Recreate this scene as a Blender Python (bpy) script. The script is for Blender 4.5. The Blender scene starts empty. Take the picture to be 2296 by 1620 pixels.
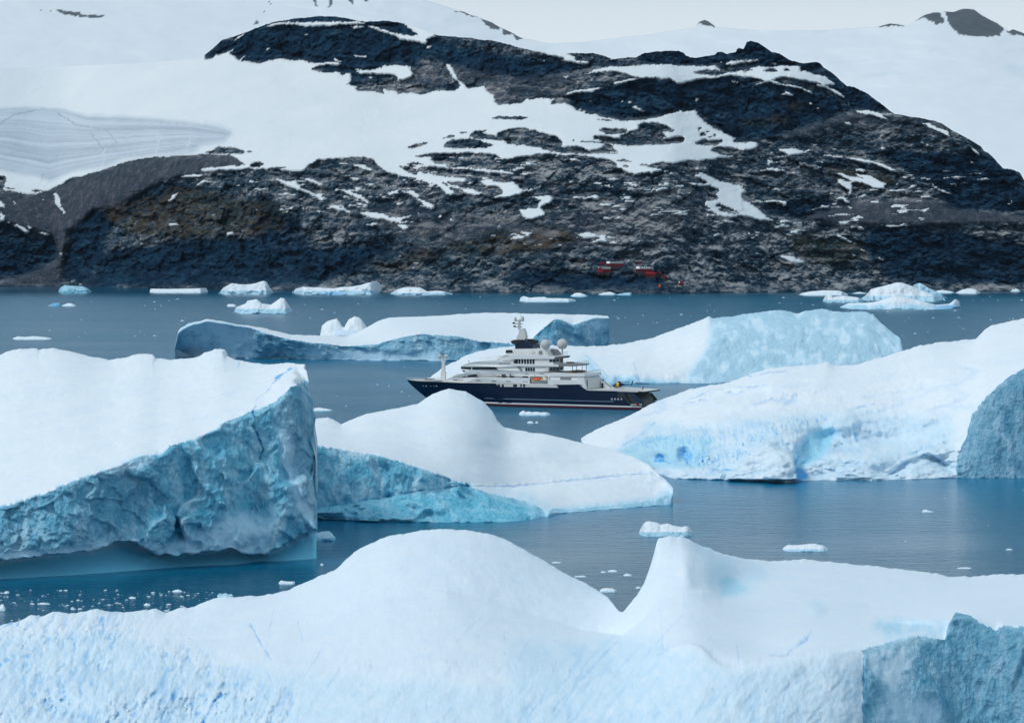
import bpy, bmesh, math, random
import numpy as np
from mathutils import Vector
random.seed(7); rng = np.random.default_rng(11)
R = math.radians
# ------------------------------------------------------------------ scene, camera
sc = bpy.context.scene
COL = sc.collection
W, H = 2296.0, 1620.3          # units in which the picture was measured
F = 6378.0                     # focal length in those units
HOR = 534.0                    # horizon row
CAMH = 78.0
PITCH = math.atan((H / 2 - HOR) / F)
cd = bpy.data.cameras.new("camera"); cam = bpy.data.objects.new("camera", cd); COL.objects.link(cam)
cam.location = (0, 0, CAMH); cam.rotation_euler = (math.pi / 2 - PITCH, 0, 0)
cd.sensor_fit = 'HORIZONTAL'; cd.sensor_width = 36.0; cd.lens = 36.0 * F / W
cd.clip_start = 1.0; cd.clip_end = 300000.0
sc.camera = cam

cp, sp = math.cos(PITCH), math.sin(PITCH)
def ray(px, py):
    """direction with y component 1 for a picture position"""
    a = (np.asarray(px, float) - W / 2) / F
    b = -(np.asarray(py, float) - H / 2) / F
    dy = cp + b * sp; dz = -sp + b * cp
    return a / dy, dz / dy
def world(px, py, D):
    rx, rz = ray(px, py)
    return rx * D, np.asarray(D, float) + 0 * rx, CAMH + rz * D
def ground(py):
    _, rz = ray(W / 2, py)
    return -CAMH / rz

# ------------------------------------------------------------------ noise
_perm = rng.permutation(256); _perm = np.concatenate([_perm, _perm, _perm])
_g = rng.normal(size=(256, 3)); _g /= np.linalg.norm(_g, axis=1)[:, None]
def perlin(P):
    I = np.floor(P).astype(np.int64); f = P - I
    u = f * f * f * (f * (f * 6 - 15) + 10)
    I &= 255
    out = 0
    for dx in (0, 1):
        wx = u[:, 0] if dx else 1 - u[:, 0]
        for dy in (0, 1):
            wy = u[:, 1] if dy else 1 - u[:, 1]
            for dz in (0, 1):
                wz = u[:, 2] if dz else 1 - u[:, 2]
                h = _perm[_perm[_perm[(I[:, 0] + dx) & 255] + ((I[:, 1] + dy) & 255)] + ((I[:, 2] + dz) & 255)]
                g = _g[h]
                out = out + wx * wy * wz * (g[:, 0] * (f[:, 0] - dx) + g[:, 1] * (f[:, 1] - dy) + g[:, 2] * (f[:, 2] - dz))
    return out * 1.5
def fbm(P, wl, octv=4, gain=.5, ridged=False, seed=0.0):
    """P (n,3) or tuple of arrays, wl = wavelength (scalar or 3-tuple)"""
    if isinstance(P, tuple):
        shp = np.broadcast(*P).shape
        P = np.stack([np.broadcast_to(p, shp).ravel() for p in P], 1)
    else: shp = (len(P),)
    Q = P / np.asarray(wl, float) + seed * 17.31 + .37
    o = np.zeros(len(Q)); a = 1.0; t = 0
    for k in range(octv):
        n = perlin(Q)
        if ridged: n = 1 - 2 * np.abs(n)
        o += a * n; t += a; a *= gain; Q = Q * 2.03 + 5.1
    return (o / t).reshape(shp)

def worley(P, wl, seed=0):
    """distance to the nearest of scattered points (cells of size wl)"""
    shp = np.broadcast(*P).shape; Q = np.stack([np.broadcast_to(q, shp).ravel() for q in P], 1) / np.asarray(wl, float) + seed * 9.7
    I = np.floor(Q).astype(np.int64); best = np.full(len(Q), 9.0)
    for dx in (-1, 0, 1):
        for dy in (-1, 0, 1):
            for dz in (-1, 0, 1):
                J = I + (dx, dy, dz); K = J & 255
                h = _perm[_perm[_perm[K[:, 0]] + K[:, 1]] + K[:, 2]]
                best = np.minimum(best, ((J + .5 + _g[h] * .45 - Q) ** 2).sum(1))
    return np.sqrt(best).reshape(shp)

def facet(P, wl, seed=0):
    """broken planes: every scattered cell gets its own tilt, so neighbours meet in sharp edges"""
    shp = np.broadcast(*P).shape; Q = np.stack([np.broadcast_to(q, shp).ravel() for q in P], 1) / np.asarray(wl, float) + seed * 7.3
    I = np.floor(Q).astype(np.int64); best = np.full(len(Q), 9.0); val = np.zeros(len(Q))
    for dx in (-1, 0, 1):
        for dy in (-1, 0, 1):
            for dz in (-1, 0, 1):
                J = I + (dx, dy, dz); K = J & 255
                h = _perm[_perm[_perm[K[:, 0]] + K[:, 1]] + K[:, 2]]; df = Q - (J + .5 + _g[h] * .45); d2 = (df ** 2).sum(1)
                m = d2 < best; best[m] = d2[m]; val[m] = (df[m] * _g[(h[m] * 7 + 13) & 255]).sum(1) + .35 * _g[(h[m] * 5 + 3) & 255, 0]
    return val.reshape(shp)

def pchip(x, xp, yp):
    xp = np.asarray(xp, float); yp = np.asarray(yp, float)
    if len(xp) < 3: return np.interp(x, xp, yp)
    h = np.diff(xp); d = np.diff(yp) / h
    m = np.zeros(len(xp)); m[0] = d[0]; m[-1] = d[-1]
    s = (d[:-1] * d[1:]) > 0
    w1 = 2 * h[1:] + h[:-1]; w2 = h[1:] + 2 * h[:-1]
    with np.errstate(divide='ignore', invalid='ignore'):
        mm = (w1 + w2) / (w1 / d[:-1] + w2 / d[1:])
    m[1:-1] = np.where(s, mm, 0)
    x = np.clip(x, xp[0], xp[-1])
    i = np.clip(np.searchsorted(xp, x) - 1, 0, len(h) - 1)
    t = (x - xp[i]) / h[i]
    return ((1 + 2 * t) * (1 - t) ** 2 * yp[i] + t * (1 - t) ** 2 * h[i] * m[i]
            + t * t * (3 - 2 * t) * yp[i + 1] + t * t * (t - 1) * h[i] * m[i + 1])

# ------------------------------------------------------------------ painting of masks that belong to a terrain surface
def in_poly(X, Y, pts):
    p = np.asarray(pts, float)
    ins = np.zeros(X.shape, bool)
    bb = (X >= p[:, 0].min()) & (X <= p[:, 0].max()) & (Y >= p[:, 1].min()) & (Y <= p[:, 1].max())
    idx = np.nonzero(bb)
    if len(idx[0]) == 0: return ins
    x = X[idx]; y = Y[idx]; r = np.zeros(x.shape, bool)
    j = len(p) - 1
    for i in range(len(p)):
        xi, yi = p[i]; xj, yj = p[j]
        if yi != yj:
            c = ((yi > y) != (yj > y)) & (x < (xj - xi) * (y - yi) / (yj - yi) + xi)
            r ^= c
        j = i
    ins[idx] = r
    return ins
def line_dist(X, Y, pts):
    d = np.full(X.shape, 1e9)
    for (x0, y0), (x1, y1) in zip(pts[:-1], pts[1:]):
        L = (x1 - x0) ** 2 + (y1 - y0) ** 2 + 1e-9
        t = np.clip(((X - x0) * (x1 - x0) + (Y - y0) * (y1 - y0)) / L, 0, 1)
        d = np.minimum(d, np.hypot(X - x0 - t * (x1 - x0), Y - y0 - t * (y1 - y0)))
    return d
def T(ox, oy, pts, k=4.0): return [(ox + x / k, oy + y / k) for x, y in pts]
def blur(A, n, axis):
    if n < 1: return A
    pad = [(0, 0), (0, 0)]; pad[axis] = (n, n)
    B = np.pad(A, pad, mode='edge'); c = np.cumsum(B, axis=axis)
    c = np.concatenate([np.zeros_like(np.take(c, [0], axis)), c], axis)
    k = 2 * n + 1
    if axis == 0: return (c[k:] - c[:-k]) / k
    return (c[:, k:] - c[:, :-k]) / k

# ------------------------------------------------------------------ mesh helpers
def tag(o, label=None, cat=None, group=None, kind=None):
    if label: o['label'] = label
    if cat: o['category'] = cat
    if group: o['group'] = group
    if kind: o['kind'] = kind
    return o
def empty(name, loc, rz=0.0):
    o = bpy.data.objects.new(name, None); o.location = loc; o.rotation_euler = (0, 0, rz); COL.objects.link(o); return o
def mesh_obj(name, verts, faces, mat, parent=None, smooth=False, origin=None, attrs=None):
    v = np.asarray(verts, float)
    if origin is not None: v = v - np.asarray(origin, float)
    me = bpy.data.meshes.new(name)
    me.from_pydata(v.tolist(), [], faces)
    if smooth: me.polygons.foreach_set('use_smooth', np.ones(len(me.polygons), bool))
    if attrs:
        for k, a in attrs.items():
            at = me.attributes.new(k, 'FLOAT', 'POINT'); at.data.foreach_set('value', np.asarray(a, np.float32).ravel())
    me.update()
    if mat: me.materials.append(mat)
    o = bpy.data.objects.new(name, me); COL.objects.link(o)
    if origin is not None: o.location = origin
    if parent: o.parent = parent
    return o
def grid_faces(nr, nc, off=0):
    i = np.arange(nr - 1)[:, None] * nc + np.arange(nc - 1)[None, :] + off
    f = np.stack([i, i + 1, i + nc + 1, i + nc], -1).reshape(-1, 4)
    return f
# ------------------------------------------------------------------ materials
class NT:
    def __init__(self, name):
        self.m = bpy.data.materials.new(name); self.m.use_nodes = True
        self.t = self.m.node_tree; self.t.nodes.clear()
        self.out = self.t.nodes.new('ShaderNodeOutputMaterial')
    def n(self, typ, **kw):
        nd = self.t.nodes.new(typ)
        for k, v in kw.items():
            if k.startswith('i_'):
                key = k[2:].replace('_', ' ')
                nd.inputs[int(key) if key.isdigit() else key].default_value = v
            else: setattr(nd, k, v)
        return nd
    def l(self, a, b): self.t.links.new(a, b)
    def attr(self, name): return self.n('ShaderNodeAttribute', attribute_name=name).outputs['Fac']
    def coord(self, scale=(1, 1, 1)):
        tc = self.n('ShaderNodeTexCoord'); mp = self.n('ShaderNodeMapping'); mp.inputs['Scale'].default_value = scale
        self.l(tc.outputs['Object'], mp.inputs['Vector']); return mp.outputs['Vector']
    def noise(self, vec, scale, detail=4, rough=.55, dist=0.0):
        nd = self.n('ShaderNodeTexNoise'); nd.inputs['Scale'].default_value = scale; nd.inputs['Detail'].default_value = detail
        nd.inputs['Roughness'].default_value = rough; nd.inputs['Distortion'].default_value = dist
        self.l(vec, nd.inputs['Vector']); return nd.outputs['Fac']
    def ramp(self, fac, stops):
        nd = self.n('ShaderNodeValToRGB'); cr = nd.color_ramp
        while len(cr.elements) < len(stops): cr.elements.new(.5)
        for e, (p, c) in zip(cr.elements, stops):
            e.position = p; e.color = (*c, 1) if len(c) == 3 else c
        self.l(fac, nd.inputs['Fac']); return nd.outputs['Color']
    def mix(self, fac, a, b, mode='MIX'):
        nd = self.n('ShaderNodeMix', data_type='RGBA', blend_type=mode)
        for s, v in ((0, fac), (6, a), (7, b)):
            if isinstance(v, (int, float)): nd.inputs[s].default_value = v
            elif isinstance(v, tuple): nd.inputs[s].default_value = (*v, 1)
            else: self.l(v, nd.inputs[s])
        return nd.outputs[2]
    def math(self, op, a, b=0.0, clamp=False):
        nd = self.n('ShaderNodeMath', operation=op, use_clamp=clamp)
        for s, v in ((0, a), (1, b)):
            if isinstance(v, (int, float)): nd.inputs[s].default_value = v
            else: self.l(v, nd.inputs[s])
        return nd.outputs[0]
    def bump(self, h, strength, dist):
        nd = self.n('ShaderNodeBump'); nd.inputs['Strength'].default_value = strength; nd.inputs['Distance'].default_value = dist
        self.l(h, nd.inputs['Height']); return nd.outputs['Normal']
    def finish(self, col, rough=.8, spec=.2, normal=None, metal=0.0, ior=1.4):
        b = self.n('ShaderNodeBsdfPrincipled')
        if isinstance(col, tuple): b.inputs['Base Color'].default_value = (*col, 1)
        else: self.l(col, b.inputs['Base Color'])
        if isinstance(rough, (int, float)): b.inputs['Roughness'].default_value = rough
        else: self.l(rough, b.inputs['Roughness'])
        b.inputs['Specular IOR Level'].default_value = spec; b.inputs['Metallic'].default_value = metal; b.inputs['IOR'].default_value = ior
        if normal is not None: self.l(normal, b.inputs['Normal'])
        self.l(b.outputs[0], self.out.inputs['Surface']); return self.m

def mat_ice(name, k=1.0, fine=1.0, tint=0.0):
    """snow where attribute ice = 0, old glacier ice where 1, deep blue compressed ice where blue = 1; k = size factor"""
    t = NT(name); v = t.coord(); ice = t.attr('ice'); blue = t.attr('blue')
    n1 = t.noise(v, .09 / k, 5); n2 = t.noise(v, .5 / k, 5, .62); n3 = t.noise(v, 2.2 / k, 4, .6)
    snow = t.mix(n1, (.77 - tint, .86 - tint * .45, .94), (.90 - tint, .93 - tint * .5, .945))
    snow = t.mix(t.math('MULTIPLY', t.ramp(n2, [(.50, (0, 0, 0)), (.75, (1, 1, 1))]), .4), snow, (.60, .77, .96))
    vs = t.coord((1, 1, .5)); m1 = t.noise(vs, .14 / k, 7, .72, 1.0); m2 = t.noise(vs, .55 / k, 6, .7, .6)
    m = t.math('ADD', t.math('MULTIPLY', m1, .72), t.math('MULTIPLY', m2, .28))
    icec = t.ramp(m, [(.36, (.06, .36, .54)), (.47, (.17, .50, .68)), (.56, (.36, .65, .80)), (.68, (.68, .85, .93))])
    gr = t.ramp(t.math('ADD', t.math('MULTIPLY', t.noise(t.coord((1, 1, .22)), .35 / k, 6, .7, .4), .6), t.math('MULTIPLY', m1, .4)), [(.34, (.08, .25, .39)), (.50, (.20, .42, .57)), (.64, (.46, .65, .78))])
    icec = t.mix(t.attr('grey'), icec, gr)
    c = t.mix(t.math('MULTIPLY', ice, 2.2, True), snow, (.56, .79, .93)); c = t.mix(t.math('MULTIPLY', t.math('SUBTRACT', ice, .40), 1.67, True), c, icec)
    c = t.mix(t.attr('wet_shade_tint'), c, (.20, .68, .88))  # turquoise for wet ice, and for shade painted beside the fin
    c = t.mix(blue, c, (.04, .40, .84))
    vr = t.n('ShaderNodeTexVoronoi'); vr.inputs['Scale'].default_value = .9 / k; vr.inputs['Detail'].default_value = 1.0; t.l(t.mix(.25, t.coord((1, 1, .8)), t.n('ShaderNodeTexNoise').outputs['Color'], 'ADD'), vr.inputs['Vector'])
    h = t.math('ADD', t.math('MULTIPLY', n2, .6), t.math('MULTIPLY', n3, .35)); h = t.math('ADD', h, t.math('MULTIPLY', ice, t.math('MULTIPLY', vr.outputs['Distance'], .55)))
    st = t.math('ADD', t.math('MULTIPLY', ice, .60), .20)
    bp = t.n('ShaderNodeBump'); bp.inputs['Distance'].default_value = .9 * k * fine
    t.l(h, bp.inputs['Height']); t.l(st, bp.inputs['Strength'])
    return t.finish(c, .7, .2, bp.outputs['Normal'])

def mat_rock():
    t = NT('rock_and_snow'); v = t.coord()
    snow = t.attr('snow'); typ = t.attr('dark'); brown = t.attr('brown'); moss = t.attr('moss'); gl = t.attr('glacier'); pale = t.attr('pale')
    n0 = t.noise(v, .012, 6, .65); n1 = t.noise(t.coord((.8, .8, 1.5)), .075, 7, .74, .5); n2 = t.noise(t.coord((.45, .45, 1.6)), .13, 6, .75); n3 = t.noise(v, .42, 4, .7)
    m = t.math('ADD', t.math('ADD', t.math('MULTIPLY', n1, .5), t.math('MULTIPLY', n2, .3)), t.math('MULTIPLY', n3, .2)); m = t.math('ADD', m, t.math('MULTIPLY', t.math('SUBTRACT', t.noise(t.coord((.6, .6, 1.4)), .028, 4, .6, .5), .5), .34))
    base = t.ramp(m, [(.39, (.002, .014, .032)), (.46, (.010, .038, .066)), (.51, (.050, .080, .112)), (.56, (.17, .19, .215)), (.61, (.44, .44, .44))])
    dk = t.ramp(m, [(.40, (.001, .011, .028)), (.50, (.002, .024, .056)), (.58, (.007, .046, .090)), (.66, (.045, .095, .135))])
    c = t.mix(typ, base, dk)
    br = t.ramp(m, [(.38, (.016, .034, .056)), (.52, (.056, .064, .082)), (.62, (.17, .16, .165))])
    c = t.mix(t.math('MULTIPLY', brown, t.ramp(t.noise(t.coord((.6, .6, 1.6)), .035, 5, .7), [(.36, (.15, .15, .15)), (.58, (.8, .8, .8))])), c, br)
    sn_ = t.math('ADD', t.math('MULTIPLY', t.noise(t.coord((.9, .9, .35)), .10, 7, .78, .4), .6), t.math('MULTIPLY', t.noise(v, .5, 4, .7), .4))
    sc_ = t.ramp(sn_, [(.36, (.014, .032, .056)), (.50, (.050, .062, .086)), (.62, (.150, .150, .168))]); c = t.mix(t.math('MULTIPLY', t.attr('scree'), .88), c, sc_)
    # flat ledges are turned paler than the steep faces
    gm = t.n('ShaderNodeNewGeometry'); sp_ = t.n('ShaderNodeSeparateXYZ'); t.l(gm.outputs['Normal'], sp_.inputs[0])
    fl = t.ramp(sp_.outputs[2], [(.62, (0, 0, 0)), (.92, (1, 1, 1))])
    fl = t.math('MULTIPLY', t.math('MULTIPLY', fl, t.math('SUBTRACT', 1.0, t.math('ADD', t.math('MULTIPLY', typ, .85), t.attr('scree')), True)), t.ramp(m, [(.46, (0, 0, 0)), (.53, (1, 1, 1))]))
    c = t.mix(t.math('MULTIPLY', fl, t.math('ADD', t.math('MULTIPLY', pale, .60), .32)), c, (.36, .36, .365))
    mo = t.ramp(n0, [(.35, (.012, .028, .018)), (.55, (.055, .042, .020)), (.75, (.13, .075, .032))])
    c = t.mix(t.math('MULTIPLY', moss, t.ramp(n2, [(.40, (0, 0, 0)), (.56, (.85, .85, .85))])), c, mo)
    sn = t.mix(n0, (.68, .735, .775), (.82, .85, .865))
    # banded glacier ice with dark dirt lines
    gi = t.mix(t.math('MULTIPLY', t.attr('dirt'), .75), (.58, .65, .72), (.30, .36, .43))
    sn = t.mix(gl, sn, gi)
    c = t.mix(snow, c, sn)
    h = t.math('MULTIPLY', t.math('SUBTRACT', 1.0, snow), m)
    return t.finish(c, .85, .15, t.bump(h, 1.0, 4.0))

def mat_far():
    t = NT('far_snow'); v = t.coord(); rk = t.attr('rock')
    n0 = t.noise(v, .0007, 5, .6); n1 = t.noise(v, .0035, 5, .65)
    sn = t.mix(n0, (.85, .90, .95), (.93, .95, .97))
    sn = t.mix(t.math('MULTIPLY', t.attr('crev'), .5), sn, (.60, .74, .84))
    c = t.mix(rk, sn, t.ramp(n1, [(.35, (.02, .03, .04)), (.65, (.07, .08, .09))]))
    return t.finish(c, .85, .1)

def mat_water():
    t = NT('sea_water'); teal = t.attr('teal'); wind = t.attr('wind')
    big = t.noise(t.coord((1, .25, 1)), .006, 3)
    deep = t.mix(wind, t.mix(big, (.000, .050, .098), (.001, .066, .120)), t.mix(big, (.002, .120, .225), (.004, .140, .250)))
    c = t.mix(teal, deep, (.000, .190, .360))
    w1 = t.noise(t.coord((.45, 1, 1)), .22, 3, .6, .6); w2 = t.noise(t.coord((.6, 1, 1)), 1.1, 3, .6, .4)
    h = t.math('ADD', t.math('MULTIPLY', w1, .75), t.math('MULTIPLY', w2, .22))
    calm = t.ramp(t.noise(t.coord((.35, 1, 1)), .012, 3, .6), [(.38, (.28, .28, .28)), (.60, (1, 1, 1))])
    bp = t.n('ShaderNodeBump'); bp.inputs['Distance'].default_value = 1.1
    t.l(h, bp.inputs['Height']); t.l(t.math('MULTIPLY', calm, wind), bp.inputs['Strength'])
    return t.finish(c, t.math('ADD', t.math('MULTIPLY', wind, .22), .03), .20, bp.outputs['Normal'], ior=1.33)

def paint(name, col, rough=.35, spec=.5, var=.06):
    t = NT(name); n = t.noise(t.coord(), .8, 4)
    lo = tuple(max(0, x * (1 - var)) for x in col); hi = tuple(min(1, x * (1 + var)) for x in col)
    return t.finish(t.mix(n, lo, hi), rough, spec)
M = dict(
    white=paint('ship_white_paint', (.84, .84, .83)), cream=paint('weathered_white', (.70, .695, .68), .5),
    navy=paint('navy_hull_paint', (.003, .012, .040), .16), glass=paint('dark_glass', (.008, .018, .026), .12),
    stripe=paint('white_stripe', (.78, .80, .82)), red=paint('antifouling_red', (.075, .012, .024)), line=paint('pale_hull_line', (.22, .34, .46)),
    grey=paint('grey_metal', (.24, .25, .26), .5), dark=paint('dark_metal', (.03, .032, .036), .5), deck=paint('teak_deck', (.20, .13, .10), .7),
    dome=paint('radome_shell', (.60, .59, .57), .6), orange=paint('orange_canopy', (.72, .10, .02), .5), boat=paint('cream_boat_hull', (.72, .66, .52), .4),
    yellow=paint('yellow_paint', (.75, .48, .02), .4), blue=paint('dark_blue_paint', (.01, .02, .10), .3), scarlet=paint('red_paint', (.45, .02, .02), .5),
    hut=paint('red_boards', (.15, .004, .013), .7), hutend=paint('bright_red_boards', (.28, .012, .019), .7), roof=paint('grey_sheet_roof', (.17, .19, .21), .5), roofred=paint('faded_red_roof', (.48, .17, .15), .6),
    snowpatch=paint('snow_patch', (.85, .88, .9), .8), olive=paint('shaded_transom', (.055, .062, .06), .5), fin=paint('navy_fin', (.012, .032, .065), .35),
)
M_ROCK = mat_rock(); M_FAR = mat_far(); M_SEA = mat_water()
M_ICE = mat_ice('glacier_ice'); M_ICE_S = mat_ice('small_glacier_ice', .35); M_ICE_F = mat_ice('far_glacier_ice', 1.8)
M_ICE_N = mat_ice('near_glacier_ice', .6, 1.0, .05)
# ------------------------------------------------------------------ the rocky hill across the water
T1 = lambda p: T(0, 328, p); T2 = lambda p: T(574, 328, p); T3 = lambda p: T(1148, 328, p); T4 = lambda p: T(1722, 328, p)
T5 = lambda p: T(410, 0, p); T6 = lambda p: T(984, 0, p); T7 = lambda p: T(1558, 0, p)
RIDGE = [(-400,185),(-200,168),(0,155),(130,148),(300,142),(400,134),(455,131),(459,124),(476,110),(497,91),(517,84),(552,73),(575,64),(600,54),(622,48),(660,42),(715,37),(770,39),(796,46),(820,50),(860,46.5),(892,50),(912,54),(945,65),(964,75),(984,80),(999,81),(1059,86),(1119,94.5),(1189,113),(1229,119),(1266,121),(1279,120),(1329,120),(1354,125),(1378,133),(1384,132),(1426,129),(1444,120),(1474,115.5),(1521,114),(1533,119),(1538,125),(1558,130),(1588,126),(1604,122),(1608,117),(1618,116),(1630,122),(1650,117.5),(1653,110),(1658,108),(1667,111),(1672,101),(1674,95),(1683,92),(1700,96),(1730,117),(1748,120),(1773,136),(1798,142),(1830,139.5),(1838,142),(1848,152),(1865,162),(1878,175),(1900,194),(1915,196),(1948,212),(1968,227),(1990,244),(2005,255),(2055,264),(2095,271),(2115,279),(2132,291),(2165,308),(2199,329),(2207,340),(2216,343),(2229,355),(2249,377),(2274,381),(2287,387),(2296,403),(2340,440),(2420,480),(2560,520),(2760,560)]
SHORE = [(-400,640.5),(0,642),(150,642),(330,646),(600,651),(900,655),(1150,658),(1500,659),(1700,656),(1900,654),(2296,653),(2760,652)]
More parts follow.
